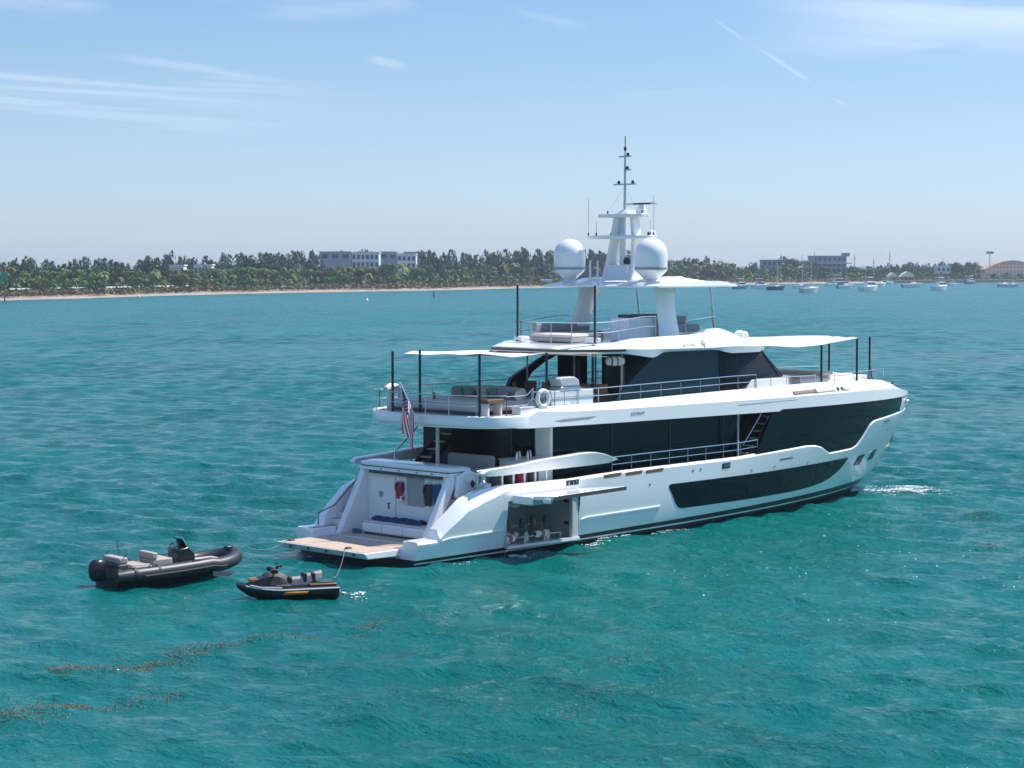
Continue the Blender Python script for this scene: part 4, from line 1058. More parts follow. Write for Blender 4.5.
# sun deck furniture
def sofa(name, loc, sx, sy, lab, m_):
    o = empty(name, loc, 0, lab, 'sofa')
    MB().box(0, sx, 0, sy, 0, .32).build('seat', M[m_], o, bevel=.05)
    MB().box(0, sx, sy-.2, sy, .32, .66).build('backrest', M[m_], o, bevel=.05)
sofa('deck_sofa', (13.6, 1.2, 7.61), 3.4, 1.0, 'long grey sofa along the port side of the sun deck', 'greyup')
sofa('deck_sofa', (18.0, -2.0, 7.9), 1.5, .9, 'grey boxy sofa forward of the starboard hardtop leg', 'greyup')
sl = empty('sun_pad', (12.3, -1.2, 7.61), 0, 'low cream sun pad at the aft end of the sun deck', 'sun pad')
MB().box(0, 1.9, 0, 2.3, 0, .18).build('base', M['greyup'], sl, bevel=.03); MB().box(.02, 1.88, .02, 2.28, .18, .30).build('cushion', M['cream'], sl, bevel=.05)
for i, (xx, yy) in enumerate(((12.25, 1.5), (12.7, -2.0))):
    o = MB().box(-.25, .25, -.25, .25, 0, .2).build('speaker_box', M['gelm'], None, bevel=.08, seg=3); o.location = (xx, yy, 7.61)
    tag(o, ['small white rounded box at the port aft corner of the sun deck', 'small white rounded box at the starboard rail of the sun deck'][i], 'box', 'rounded boxes on the sun deck')
# black awning poles of the sun deck
for (a, b_), lab in (((12.05, 1.55), 'bare black pole at the port aft corner of the sun deck'), ((12.2, -2.55), 'bare black pole at the starboard rail of the sun deck')):
    p = MB().tube([(0, 0, 0), (0, 0, 2.3)], .045, 8).tube([(0, 0, 0), (0, 0, .04)], .09, 8).build('awning_pole', M['black'], None)
    p.location = (a, b_, 7.60); tag(p, lab, 'pole', 'black awning poles')
# awnings
def poly3(pl, v):
    t_ = v*(len(pl)-1); i = min(int(t_), len(pl)-2); f = t_-i; f = f*f*(3-2*f)*.35+f*.65
    return Vector(pl[i]).lerp(Vector(pl[i+1]), f)
def ruled(name, lab, port, stb, sag, poles):
    base = Vector(poles[0][:3]); o = empty(name, base, 0, lab, 'awning')
    def fn(u, v):
        p = poly3(port, v).lerp(poly3(stb, v), u)-base
        q = 4*u*(1-u); r_ = 4*v*(1-v)
        p.z -= sag*q*(.3+.7*r_)-.015*math.sin(u*14+v*9)
        return tuple(p)
    MB().grid(fn, 24, 30).build('canopy', M['canvas'], o, solid=.012, smooth=80)
    for q in poles:
        p = Vector(q[:3])-base
        MB().tube([p, p+Vector((0, 0, q[3]))], .05, 8).build('pole', M['black'], o)
    return o
ruled('aft_awning', 'white canvas awning stretched over the upper aft deck on black poles',
    [(5.5, 1.4, 7.28), (6.8, 2.2, 7.34), (9.2, 2.7, 7.24), (12.2, 3.0, 7.18)], [(5.3, -3.05, 7.42), (6.9, -3.15, 7.27), (8.44, -3.4, 7.36), (12.6, -3.05, 7.08)], .05,
    [(5.05, 1.50, 5.08, 2.32), (5.55, .50, 5.08, 2.40), (5.28, -3.0, 5.08, 2.34), (8.44, -3.45, 5.34, 2.05)])
ruled('bow_awning', 'white canvas awning over the foredeck lounge on black poles',
    [(24.6, 1.9, 7.30), (27.5, 1.9, 7.36), (30.0, 1.4, 7.36), (32.05, .3, 7.34)], [(23.9, -2.3, 7.16), (25.4, -2.7, 7.10), (26.95, -2.95, 7.14), (29.75, -2.95, 7.40)], .06,
    [(32.05, .25, 5.20, 2.1), (32.7, -1.6, 5.25, 2.10), (29.7, -2.95, 5.45, 1.9), (26.95, -2.95, 5.45, 1.70)])
# ensign
fl_ = empty('ensign_flag', (4.52, -.30, 5.02), 0, 'stars and stripes ensign hanging limp from the slanted stern staff', 'flag')
MB().tube([(0, 0, 0), (-.75, 0, 1.30)], .025, 8).build('staff', M['gelm'], fl_)
mb = MB(); nu, nv = 38, 26
def ff(u, v):          # u along the fly, v down the hoist
    base = Vector((-.70+.66*v, 0, 1.24-1.12*v))
    fall = 1.85*u
    px_ = .10*math.sin(v*7+u*2.5)*(.3+u)
    return tuple(base+Vector((.05*math.sin(u*5+v*6)-.18*u*v+.10*u, px_-.10*u, -fall*(1-.22*v))))
vv = [ff(i/nu, j/nv) for i in range(nu+1) for j in range(nv+1)]
fq = []; mq = []
for i in range(nu):
    for j in range(nv):
        fq.append((i*(nv+1)+j, (i+1)*(nv+1)+j, (i+1)*(nv+1)+j+1, i*(nv+1)+j+1))
        if i < nu*.4 and j < 14: mq.append(2 if (i % 3 == 1 and j % 3 == 1) else 1)
        else: mq.append(0 if (j//2) % 2 == 0 else 2)
mb.v = vv; mb.f = fq; mb.m = mq
mb.build('flag', [M['flagred'], M['flagblue'], M['flagwhite']], fl_, solid=.006, smooth=80)
bf = empty('bow_staff', (35.4, 0, 4.95), 0, 'small jackstaff with a furled blue pennant at the bow', 'flagstaff')
MB().tube([(0, 0, 0), (-.35, 0, 1.15)], .025, 6).build('staff', M['steel'], bf)
MB().tube([(-.05, 0, .2), (-.12, .05, .45), (-.3, 0, .8)], .05, 6, rs=[.03, .07, .03]).build('pennant', M['flagblue'], bf)

# ---------------------------------------------------------------- tender (rigid inflatable)
hd = Vector((4.75, -.45)); ra = math.atan2(hd.y, hd.x)
rib = empty('inflatable_tender', (-6.17, .70, -.12), ra, 'black inflatable tender with console and outboard moored astern', 'tender')
def tube_path(s_):
    pts = []
    for k in range(9): pts.append((-2.55+k*.46, s_*(.84+.02*math.sin(k*.4)), .42+.006*k*k*.25))
    for k in range(1, 9):
        a = k/8*math.pi/2
        pts.append((1.13+1.42*math.sin(a), s_*.86*math.cos(a)**.8,       .46+.24*(k/8)**1.5))
    return pts
sp1 = tube_path(-1); sp2 = tube_path(1)
path = sp1[:-1]+[(2.55, 0, .70)]+sp2[:-1][::-1]
n = len(path)
rs = [.17, .225]+[.24]*(n-4)+[.225, .17]
tb_ = MB().tube(path, .255, 14, rs=rs).build('tube', M['tube'], rib, smooth=80)
MB().tube([(p[0]*1.0+(.0), p[1]*1.30 if abs(p[1]) > .3 else p[1]*1.30, p[2]-.03) for p in path[2:-2]][:9], .035, 6).build('rub_strake', M['rubber'], tb_)
for s_ in (-1, 1):
    for xx in (-1.9, -1.0, -.1, .8):
        MB().lathe([(.243, -.06), (.248, -.02), (.248, .02), (.243, .06)], (xx, s_*.85, .445), 16, axis='x').build('seam_band', M['rubber'], tb_)
    for xx in (-1.4, .3):
        MB().tube([(xx, s_*.95, .67), (xx+.05, s_*.97, .74), (xx+.3, s_*.97, .74), (xx+.35, s_*.95, .67)], .018, 6).build('grab_handle', M['black'], tb_)
MB().box(2.25, 2.5, -.12, .12, .80, .95).build('bow_cleat', M['black'], rib, bevel=.03)
MB().box(-2.42, -2.30, -.75, .75, .30, .62).build('transom', M['dgrey'], rib, bevel=.02)
MB().box(-1.75, -1.05, -.5, .5, .66, .70).build('seat_cushion', M['tan'], rib, bevel=.02)
mb = MB(); rings = []
for k in range(10):
    f = k/9; xx = -2.4+4.7*f; hw = .72*(1-max(0, (f-.55)/.45)**2.2); kz = -.28+.75*max(0, (f-.6)/.4)**2
    rings.append([(xx, -max(hw, .03), .36+.25*max(0, (f-.6)/.4)), (xx, -max(hw*.8, .02), .02+.45*max(0, (f-.6)/.4)), (xx, 0, kz), (xx, max(hw*.8, .02), .02+.45*max(0, (f-.6)/.4)), (xx, max(hw, .03), .36+.25*max(0, (f-.6)/.4))])
MB().loft(rings).build('hull', M['rubber'], rib, smooth=40)
MB().prism_z([(-2.4, -.7), (1.0, -.7), (1.9, -.35), (1.9, .35), (1.0, .7), (-2.4, .7)], .30, .40).build('floor', M['lgrey'], rib)
MB().box(.9, 2.0, -.42, .42, .42, .60, sx=.05, sy=.02).build('bow_cushion', mat('pinkish_cream_vinyl', (.50, .42, .38), .7), rib, bevel=.05)
MB().box(-2.35, -1.95, -.62, .62, .4, .78).build('engine_well', M['dgrey'], rib, bevel=.04)
MB().box(-2.30, -1.95, -.55, .55, .78, 1.0).build('stern_bench', M['tan'], rib, bevel=.05)
MB().box(-1.8, -1.0, -.55, .55, .4, .66).build('seat_box', M['tan'], rib, bevel=.05)
MB().box(-.95, -.15, -.45, .45, .4, .82).build('seat_box', M['tan'], rib, bevel=.05)
MB().box(-.98, -.75, -.47, .47, .82, 1.05).build('seat_back', M['tan'], rib, bevel=.05)
co_ = MB().prism_y([(.05, .4), (.85, .4), (.80, .85), (.55, 1.12), (.15, 1.05)], -.36, .36).build('console', M['black'], rib, bevel=.05)
MB().tube([(.10+.10*math.cos(a)*.4, -.0+.17*math.sin(a), 1.08+.16*math.cos(a)) for a in [k*2*math.pi/16 for k in range(16)]], .018, 6, closed=True).build('steering_wheel', M['rubber'], co_)
MB().add([(.55, -.3, 1.1), (.55, .3, 1.1), (.40, .22, 1.38), (.40, -.22, 1.38), (.57, -.3, 1.1), (.57, .3, 1.1), (.42, .22, 1.38), (.42, -.22, 1.38)], [(0, 1, 2, 3), (7, 6, 5, 4), (0, 4, 5, 1), (1, 5, 6, 2), (2, 6, 7, 3), (3, 7, 4, 0)]).build('windshield', M['glass'], co_)
MB().tube([(.52, -.31, 1.1), (.38, -.24, 1.42), (.38, .24, 1.42), (.52, .31, 1.1)], .018, 6).build('windshield_frame', M['steel'], co_)
ob = MB().loft([[(-2.78+.36*q_*math.cos(t_), .24*q_*math.sin(t_), z_) for t_ in [k*2*math.pi/12 for k in range(12)]] for q_, z_ in ((.6, .22), (.9, .35), (1, .55), (1, .72), (.85, .86), (.5, .95))]).build('outboard_engine', M['black'], rib, bevel=.05)
MB().box(-2.85, -2.6, -.08, .08, -.4, .45).build('outboard_leg', M['dgrey'], ob, bevel=.02)
MB().box(-2.6, -2.4, -.22, .22, .3, .6).build('engine_bracket', M['steel'], ob)
for s_ in (-1, 1): MB().tube([(-2.2, s_*.6, .95), (-2.0, s_*.6, 1.15)], .012, 5).build('aerial', M['black'], rib)
MB().tube([(-1.9, .1, .7), (-2.0, .1, 1.55)], .010, 5).build('aerial', M['black'], rib)
tn = Matrix.Translation((1.25, -1.005, .60)) @ Matrix.Rotation(R(24), 4, 'Z') @ Matrix.Rotation(R(50), 4, 'X')
text('tender_name', 'T/T SETTIN', .15, tn, M['gelm'], tb_)

# ---------------------------------------------------------------- jet ski
jd = Vector((-2.9, 1.5)); ja = math.atan2(jd.y, jd.x)
js = empty('jet_ski', (-5.90, -5.30, -.05), ja, 'black and orange jet ski with pale seat floating by the platform', 'jet ski')
mb = MB(); rings = []
for k in range(13):
    f = k/12; xx = -1.6+3.3*f
    hw = .56*(1-max(0, (f-.5)/.5)**2.4*.93); dz = .22*max(0, (f-.55)/.45)**1.6
    kz = -.22+.42*max(0, (f-.62)/.38)**2
    dz *= .75; q_ = max(0, (f-.5)/.5)**2; r1, r2_ = xx-.55*q_, xx-.38*q_
    rings.append([(r1, 0, kz), (r2_, -hw*.7, -.06+dz*.8), (xx-.12*q_, -hw*.98, .10+dz), (xx, -hw, .26+dz*.9), (xx, -hw*.9, .32+dz*.9), (xx, 0, .36+dz), (xx, hw*.9, .32+dz*.9), (xx, hw, .26+dz*.9), (xx-.12*q_, hw*.98, .10+dz), (r2_, hw*.7, -.06+dz*.8)])
hj = MB().loft(rings).build('hull', M['black'], js, smooth=40)
for s_ in (-1, 1):
    MB().tube([(-1.6+3.3*f, s_*(.575*(1-max(0, (f-.5)/.5)**2.4*.93)), .27+.2*max(0, (f-.55)/.45)**1.6) for f in [k/12 for k in range(12)]], .028, 6).build('rub_rail', M['lgrey'], hj)
    mb = MB(); mb.add([(-.50, s_*.578, .12), (.30, s_*.575, .125), (.22, s_*.578, .215), (-.58, s_*.58, .21)], [(0, 1, 2, 3)]); mb.build('orange_panel', M['orange'], hj, solid=.02)
    mb = MB(); mb.tube([(.3, s_*.53, .34), (1.0, s_*.44, .38), (1.3, s_*.30, .44)], .025, 5).build('silver_stripe', M['lgrey'], hj)
MB().box(-1.55, -.65, -.42, .42, .34, .40).build('rear_deck', M['wood'], js, bevel=.02)
MB().box(-1.5, -.9, -.3, .3, .40, .43).build('deck_mat', M['dgrey'], js)
mb = MB(); rings = []
for xx, z_, w_ in ((.95, .66, .16), (.75, .80, .24), (.4, .86, .22), (.1, .72, .2), (-.05, .6, .18)):
    rings.append([(xx, -w_*1.3, .34), (xx, -w_, z_*.8), (xx, 0, z_), (xx, w_, z_*.8), (xx, w_*1.3, .34)])
MB().loft(rings).build('cowling', M['rubber'], js, smooth=40)
mb = MB(); rings = []
for xx, z_, w_ in ((1.42, .47, .05), (1.25, .56, .18), (.9, .70, .26), (.7, .74, .24)):
    rings.append([(xx, -w_*1.2, .40), (xx, -w_, z_*.92), (xx, 0, z_), (xx, w_, z_*.92), (xx, w_*1.2, .40)])
MB().loft(rings).build('bonnet', M['black'], js, smooth=40)
for s_ in (-1, 1): MB().prism_z([(.85, s_*.12), (1.30, s_*.06), (1.22, s_*.18), (.9, s_*.26)][::s_], .56, .64).move(0, 0, -.02).build('orange_vent', M['orange'], js)
mb = MB(); rings = []
for xx, z_, w_ in ((.2, .58, .12), (-.1, .60, .18), (-.45, .62, .19), (-.6, .69, .19), (-.9, .74, .18), (-1.12, .78, .12)):
    rings.append([(xx, -w_*1.15, .36 if xx > -.8 else .55), (xx, -w_, z_-.05), (xx, -w_*.4, z_), (xx, w_*.4, z_), (xx, w_, z_-.05), (xx, w_*1.15, .36 if xx > -.8 else .55)])
MB().loft(rings).build('seat', M['silverseat'], js, smooth=45)
for a in (-.02, -.52, -.80):
    MB().box(a-.09, a+.05, -.215, .215, .44, .635 if a > -.3 else .735).build('dark_seat_panel', M['rubber'], js, bevel=.03)
for s_ in (-1, 1):
    MB().box(.0, .5, *sorted((s_*.30, s_*.50)), .36, .42).build('footwell_edge', M['dgrey'], js, bevel=.02)
hb_ = MB().tube([(.45, 0, .75), (.32, 0, 1.0)], .05, 8).tube([(.30, -.36, 1.02), (.34, -.1, 1.0), (.34, .1, 1.0), (.30, .36, 1.02)], .025, 6).build('handlebar', M['black'], js)
for s_ in (-1, 1):
    MB().box(.40, .62, *sorted((s_*.20, s_*.44)), .80, .94).build('mirror', M['black'], hb_, bevel=.03)
    MB().tube([(.30, s_*.28, 1.02), (.29, s_*.40, 1.03)], .04, 6).build('grip', M['rubber'], hb_)
MB().lathe([(.0, 0), (.09, 0), (.09, -.15), (0, -.15)], (-1.6, 0, .02), 10, axis='x').build('jet_nozzle', M['steel'], js)

def rope(name, lab, a, b_, sag):
    pts = []
    for k in range(17):
        f = k/16; p = Vector(a).lerp(Vector(b_), f); p.z -= sag*4*f*(1-f); pts.append(p)
    o = MB().tube(pts, .010, 5).build(name, M['rope'], None); tag(o, lab, 'rope'); return o
rope('tow_rope', 'thin pale rope running from the platform corner to the tender bow', (.3, 2.1, .52), (-3.2, .2, .75), .22)
rope('tow_rope', 'thin pale rope slack between the platform edge and the jet ski', (.3, -1.1, .52), (-4.5, -5.9, .45), .30)

# ---------------------------------------------------------------- things floating on the water
def inwater(x_, y_): return 0.0
def scatter(name, strips, m_, n, smin, smax, zo=.03, lab=None, cat=None, flat=.25):
    random.seed(hash(name) % 1000 if False else 17)
    mb = MB()
    for (a, b_, wd, cnt) in strips:
        a = Vector(a); b2_ = Vector(b_); d = (b2_-a); nrm = Vector((-d.y, d.x)).normalized()
        for k in range(cnt*(3 if name == 'floating_seaweed' else 2)):
            f = random.random(); e = random.gauss(0, .5)*wd*(.4+math.sin(f*math.pi))*(.5+abs(math.sin(f*13+a.x)))
            wob = .22*math.sin(f*6+a.x)+.06*math.sin(f*17+a.y)
            p = a+d*f+nrm*(e+wob); s = random.uniform(smin, smax)
            i = np.argmin(np.abs(S-((p.x-CAM.x)*f2.x+(p.y-CAM.y)*f2.y))); j = np.argmin(np.abs(T-((p.x-CAM.x)*r2.x+(p.y-CAM.y)*r2.y)))
            z_ = float(PZ[i, j])+zo
            k_ = 6; th = random.random()*6.28; el_ = random.uniform(.4, 1)
            ring = [(p.x+s*math.cos(t+th)*random.uniform(.5, 1.1), p.y+s*el_*math.sin(t+th)*random.uniform(.5, 1.1), z_+random.uniform(-.01, .02)) for t in [q*2*math.pi/k_ for q in range(k_)]]
            mb.add(ring+[(p.x, p.y, z_+s*flat)], [(q, (q+1) % k_, k_) for q in range(k_)])
    o = mb.build(name, m_, None, smooth=0)
    tag(o, kind='stuff'); return o
M['weed'] = mat('sargassum', (.125, .125, .095), .9, var=.3, vscale=3)
M['foam_glint'] = mat('foam_and_glints', (.75, .78, .78), .8)
scatter('floating_seaweed', [((-18.3, -10.4), (-15.6, -11.2), .8, 520), ((-15.6, -11.1), (-12.5, -10.6), .55, 300), ((-12.5, -10.7), (-9.6, -11.0), .35, 160), ((-22.8, -13.8), (-20.0, -14.8), .7, 420), ((-20, -14.8), (-17.5, -15.0), .35, 120),
        ((-9.0, -11.8), (-6.6, -10.9), .35, 130), ((27.3, -10.6), (29.5, -9.6), .8, 240), ((19.6, -15.8), (21.2, -15.0), .7, 150), ((-16, -19), (-8, -19.5), 1.2, 60), ((-14, -15), (-4, -14.5), 1.4, 70), ((-17, -22.5), (-9, -23), 1.5, 60), ((-4.5, -12), (-1, -10.5), .5, 60), ((-8, -17), (1, -14), .9, 90), ((-13, -24), (-6, -22), .7, 110), ((-1, -9.5), (4, -8), .5, 50), ((-10, -20.5), (-3, -19), .7, 80)],
        M['weed'], 0, .012, .036, .006, flat=.08)
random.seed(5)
scatter('foam_and_glints', [((34.2, -2.3), (36.9, -1.6), 1.0, 1500), ((33.0, -1.2), (34.2, -2.4), .5, 120), ((3.0, -3.9), (4.2, -4.1), .15, 10), ((5.95, -3.9), (6.5, -4.1), .25, 90), ((10.4, -3.55), (13.0, -3.6), .22, 110), ((14.6, -3.7), (17.0, -3.7), .25, 50), ((-4.3, -6.3), (-3.6, -6.6), .3, 60), ((6, -12), (30, -6), 5.0, 34), ((0, -18), (22, -14), 6.0, 30), ((12, -26), (22, -18), 4.0, 14)],  # the wide, sparse strips are white flecks imitating sun glints, not foam
        M['foam_glint'], 0, .012, .05, .03)

# ---------------------------------------------------------------- far shore (bearings measured from the survey point at CAM)
def far(u, d, z=0.0):
    """u = tangent of the bearing right of the bay axis, d = distance along the axis"""
    return Vector((CAM.x+f2.x*d+r2.x*d*u, CAM.y+f2.y*d+r2.y*d*u, z))
def U(px): return (px-512.0)/2070.0
SHORE = [(-420, 560), (-200, 590), (0, 618), (100, 668), (200, 735), (300, 790), (430, 850), (540, 950), (620, 1010), (700, 1080), (850, 1170), (1024, 1250), (1300, 1340), (1600, 1400)]
def shore(px): return interp(px, SHORE)
M['sand'] = mat('beach_sand', (.33, .26, .20), .95, var=.15, vscale=.08)
M['ground'] = mat('scrub_ground', (.13, .13, .07), .95, var=.3, vscale=.03)
pxs = list(range(-400, 1601, 20))
def strip(name, secs, m_, jit=0):
    rings = [[tuple(far(U(p), shore(p)+dd+jit*math.sin(p*.07)*math.sin(p*.023), z)) for dd, z in secs] for p in pxs]
    mb = MB().loft(rings, cap=False, closed=False); o = mb.build(name, m_, None, smooth=60); tag(o, kind='structure'); return o
strip('beach', [(-6, -.4), (0, -.05), (9, .45), (24, 1.05)], M['sand'], 3)
strip('land', [(22, 1.20), (60, 1.6), (200, 1.8), (900, 1.8), (5000, 1.8)], M['ground'])

def leafmat(n, c): 
    return mat(n, c, .8, spec=.2, var=.45, vscale=.35, objvar=.28, hvar=.06)
M['leafA'] = leafmat('broadleaf_foliage', (.085, .145, .038))
M['leafB'] = leafmat('olive_foliage', (.150, .145, .045))
M['leafC'] = leafmat('pine_foliage', (.046, .095, .044))
M['leafP'] = leafmat('palm_fronds', (.140, .175, .050))
M['bark'] = mat('bark', (.16, .13, .10), .9, var=.2)
def crown_blob(seed, w_, h, n, q, spire=False):
    r_ = random.Random(seed); mb = MB(); cl_ = []
    nc = 16 if not spire else 9
    for k in range(nc):
        if spire:
            cl_.append((r_.uniform(-.32, .32)*w_, r_.uniform(-.32, .32)*w_, 0, r_.uniform(.55, 1.0)*h, r_.uniform(.14, .24)*w_))
        else:
            a = r_.uniform(0, 6.28); rr = math.sqrt(r_.random())*.38*w_; zz = r_.uniform(.25, .82)*h
            cl_.append((rr*math.cos(a), rr*math.sin(a), zz, r_.uniform(.10, .19)*h, r_.uniform(.14, .24)*w_))
    for k in range(n):
        c_ = r_.choice(cl_)
        d = Vector((r_.gauss(0, 1), r_.gauss(0, 1), r_.gauss(0, 1))).normalized()
        if spire:
            f = r_.random()**.8; taper = (1-f)**.7*.9+.12
            p = Vector((c_[0]+d.x*c_[4]*taper*1.6, c_[1]+d.y*c_[4]*taper*1.6, .10*h+f*(c_[3]-.10*h)))
        else:
            p = Vector((c_[0], c_[1], c_[2]))+Vector((d.x*c_[4], d.y*c_[4], d.z*c_[3]))*r_.uniform(.6, 1.1)
        s = q*r_.uniform(.6, 1.3); a = Vector((r_.gauss(0, 1), r_.gauss(0, 1), r_.gauss(0, 1))).normalized(); b_ = a.cross(d)
        if b_.length < .1: continue
        b_.normalize(); a = b_.cross(d).normalized()
        if spire: a = (a+Vector((0, 0, 1.1))).normalized()
        a *= s; b_ *= s*(.7 if not spire else .45)
        mb.add([p-a, p+b_*.8+d*.1, p+a, p-b_*.9], [(0, 1, 2, 3)])
    return mb
def trunk(h, r_, seed):
    rr = random.Random(seed); mb = MB()
    mb.tube([(0, 0, -.6), (rr.uniform(-.2, .2), rr.uniform(-.2, .2), h*.4), (rr.uniform(-.4, .4), rr.uniform(-.4, .4), h*.75)], r_, 6, rs=[r_*1.3, r_, r_*.5])
    for k in range(3):
        a = rr.uniform(0, 6.28); mb.tube([(0, 0, h*.35+.08*h*k), (math.cos(a)*h*.22, math.sin(a)*h*.22, h*.62+.05*h*k)], r_*.4, 5, rs=[r_*.5, r_*.2])
    return mb
def make_tree(name, kind, seed, h):
    o = empty(name, (0, 0, 0))
    if kind == 'pine':
        trunk(h*.9, .22, seed).build('trunk', M['bark'], o); crown_blob(seed, h*.85, h, 1000, .85, True).build('crown', M['leafC'], o, smooth=0)
    elif kind == 'palm':
        rr = random.Random(seed); bx_, by_ = rr.uniform(-1, 1), rr.uniform(-1, 1)
        MB().tube([(0, 0, -.5), (bx_*.3, by_*.3, h*.5), (bx_, by_, h*.86)], .2, 6, rs=[.26, .18, .14]).build('trunk', M['bark'], o)
        mb = MB()
        for k in range(20):
            a = k*2.4; el_ = rr.uniform(-.3, 1.1); L = rr.uniform(2.2, 3.2); prev = []
            for j in range(6):
                f = j/5; rx = L*f*math.cos(el_)*(1-.1*f); rz = L*(math.sin(el_)*f-.75*f*f)
                wv = .42*math.sin(math.pi*(.12+.85*f))
                p = Vector((bx_+rx*math.cos(a), by_+rx*math.sin(a), h*.86+rz)); s_ = Vector((-math.sin(a), math.cos(a), 0))*wv
                prev.append([tuple(p+s_+Vector((0, 0, -wv*.5))), tuple(p), tuple(p-s_+Vector((0, 0, -wv*.5)))])
            mb.loft(prev, cap=False, closed=False)
        mb.build('crown', M['leafP'], o, smooth=0)
    else:
        trunk(h*.8, .25, seed).build('trunk', M['bark'], o); crown_blob(seed, h*1.05, h, 700, .55).build('crown', M['leafA'] if kind == 'broad' else M['leafB'], o, smooth=0)
    return o
TOPS = [(-60, 258), (0, 258), (20, 256), (37, 257), (50, 262), (75, 257), (85, 257), (115, 255), (132, 261), (150, 256), (175, 249), (190, 255), (212, 255), (235, 249), (251, 251), (266, 251), (293, 249), (318, 251), (356, 247), (376, 250), (400, 252), (428, 249), (443, 252),
        (468, 249), (488, 249), (506, 248), (550, 248), (590, 246), (607, 247), (640, 254), (668, 257), (686, 253), (702, 255), (722, 257), (741, 268), (747, 260), (765, 259), (792, 255), (806, 256), (815, 262), (845, 266), (859, 265), (883, 265), (902, 261), (918, 261), (937, 263), (949, 260), (968, 260), (982, 265), (1000, 272), (1024, 274), (1090, 268)]
protos = {}
LAB = {'pine': ('feathery dark evergreen tree rising at the back of the far shore', 'tall feathery trees along the far shore'), 'palm': ('coconut palm with loose fronds standing behind the far beach', 'palms behind the far beach'),
       'broad': ('rounded green shade tree on the far shore', 'green shade trees on the far shore'), 'olive': ('rounded olive brown shade tree on the far shore', 'olive shade trees on the far shore')}
NM = {'pine': 'casuarina_tree', 'palm': 'palm_tree', 'broad': 'shade_tree', 'olive': 'sea_grape_tree'}
rt_ = random.Random(21)
def plant(kind, px, dd, h, z0=1.3):
    v = rt_.randrange(5); key = (kind, v)
    H0 = {'pine': 14.0, 'palm': 8.0, 'broad': 9.0, 'olive': 8.0}[kind]
    if key not in protos:
        o = make_tree(NM[kind], kind, v*7+len(kind), H0); protos[key] = o
    else:
        o = copy_tree(protos[key])
    tag(o, LAB[kind][0], 'tree', LAB[kind][1])
    o.location = far(U(px), shore(px)+dd, z0); s = h/H0
    o.scale = (s*rt_.uniform(.85, 1.25), s*rt_.uniform(.85, 1.25), s); o.rotation_euler = (0, 0, rt_.uniform(0, 6.28))
def top_h(px, dd, y=None):
    d = shore(px)+dd; return 10.754+(264-(y if y is not None else interp(px, TOPS)))*d/2070-1.3
def seen(px): return not (535 < px < 545 or 556 < px < 584)
px = -20.0
while px < 1050:     # back row
    if not (985 < px < 1100 or 762 < px < 789 or 814 < px < 848):
        dd = rt_.uniform(75, 130) if not 319 < px < 427 else rt_.uniform(195, 215)
        h = top_h(px, dd)*rt_.uniform(.86, 1.06)
        kind = 'pine' if (px < 612 or 740 < px < 768 or rt_.random() < .3) else 'broad'
        plant(kind, px, dd, max(h, 6))
    px += rt_.uniform(7.5, 11.0) if px < 620 else rt_.uniform(8.5, 13)
px = -15.0
while px < 1040:     # middle row
    dd = rt_.uniform(45, 70); d = shore(px)+dd
    yt = interp(px, [(0, 268), (300, 265), (380, 266), (500, 264), (620, 262), (690, 258), (720, 262), (760, 268), (800, 262), (850, 272), (1024, 277)])+rt_.uniform(-3, 4)
    if 318 < px < 428: yt = 263.0+rt_.uniform(-1.5, 2)
    if px > 978: yt = rt_.uniform(271, 275); dd = rt_.uniform(18, 30)
    plant(rt_.choice(['broad', 'olive', 'broad', 'olive', 'palm']) if px < 640 else rt_.choice(['broad', 'broad', 'olive']), px, dd, max(4.5, top_h(px, dd, yt)))
    px += rt_.uniform(11, 17)
px = -10.0
while px < 560:      # front row
    dd = rt_.uniform(26, 40); d = shore(px)+dd
    yt = 273+rt_.uniform(-4, 6)
    plant(rt_.choice(['palm', 'palm', 'olive', 'broad']), px, dd, max(4.0, top_h(px, dd, yt)))
    px += rt_.uniform(11, 17)
# low scrub that closes the foot of the trees
def scrub(name, p0, p1, d0, d1, n, hmin, hmax, m_, step):
    r_ = random.Random(3); mb = MB()
    for k in range(n):
        p = r_.uniform(p0, p1); d = shore(p)+r_.uniform(d0, d1); c_ = far(U(p), d, 1.2); hh = r_.uniform(hmin, hmax)
        for q in range(7):
            s = r_.uniform(.5, 1.1)*step; a = Vector((r_.gauss(0, 1), r_.gauss(0, 1), r_.gauss(0, .6))).normalized()*s
            b_ = Vector((r_.gauss(0, 1), r_.gauss(0, 1), r_.gauss(0, 1))).normalized()*s
            pp = c_+Vector((r_.gauss(0, 1.2), r_.gauss(0, 1.2), r_.uniform(0, hh)))
            mb.add([pp-a, pp+b_, pp+a, pp-b_], [(0, 1, 2, 3)])
    o = mb.build(name, m_, None, smooth=0); tag(o, kind='stuff')
scrub('shore_scrub', -400, 1500, 9, 30, 5600, .5, 1.6, M['leafB'], .7)
scrub('distant_wood', -400, 1500, 120, 190, 6600, 2, 8.0, M['leafC'], 1.5)
scrub('undergrowth', -400, 1500, 45, 80, 4200, 1, 5.0, M['leafA'], 1.0)

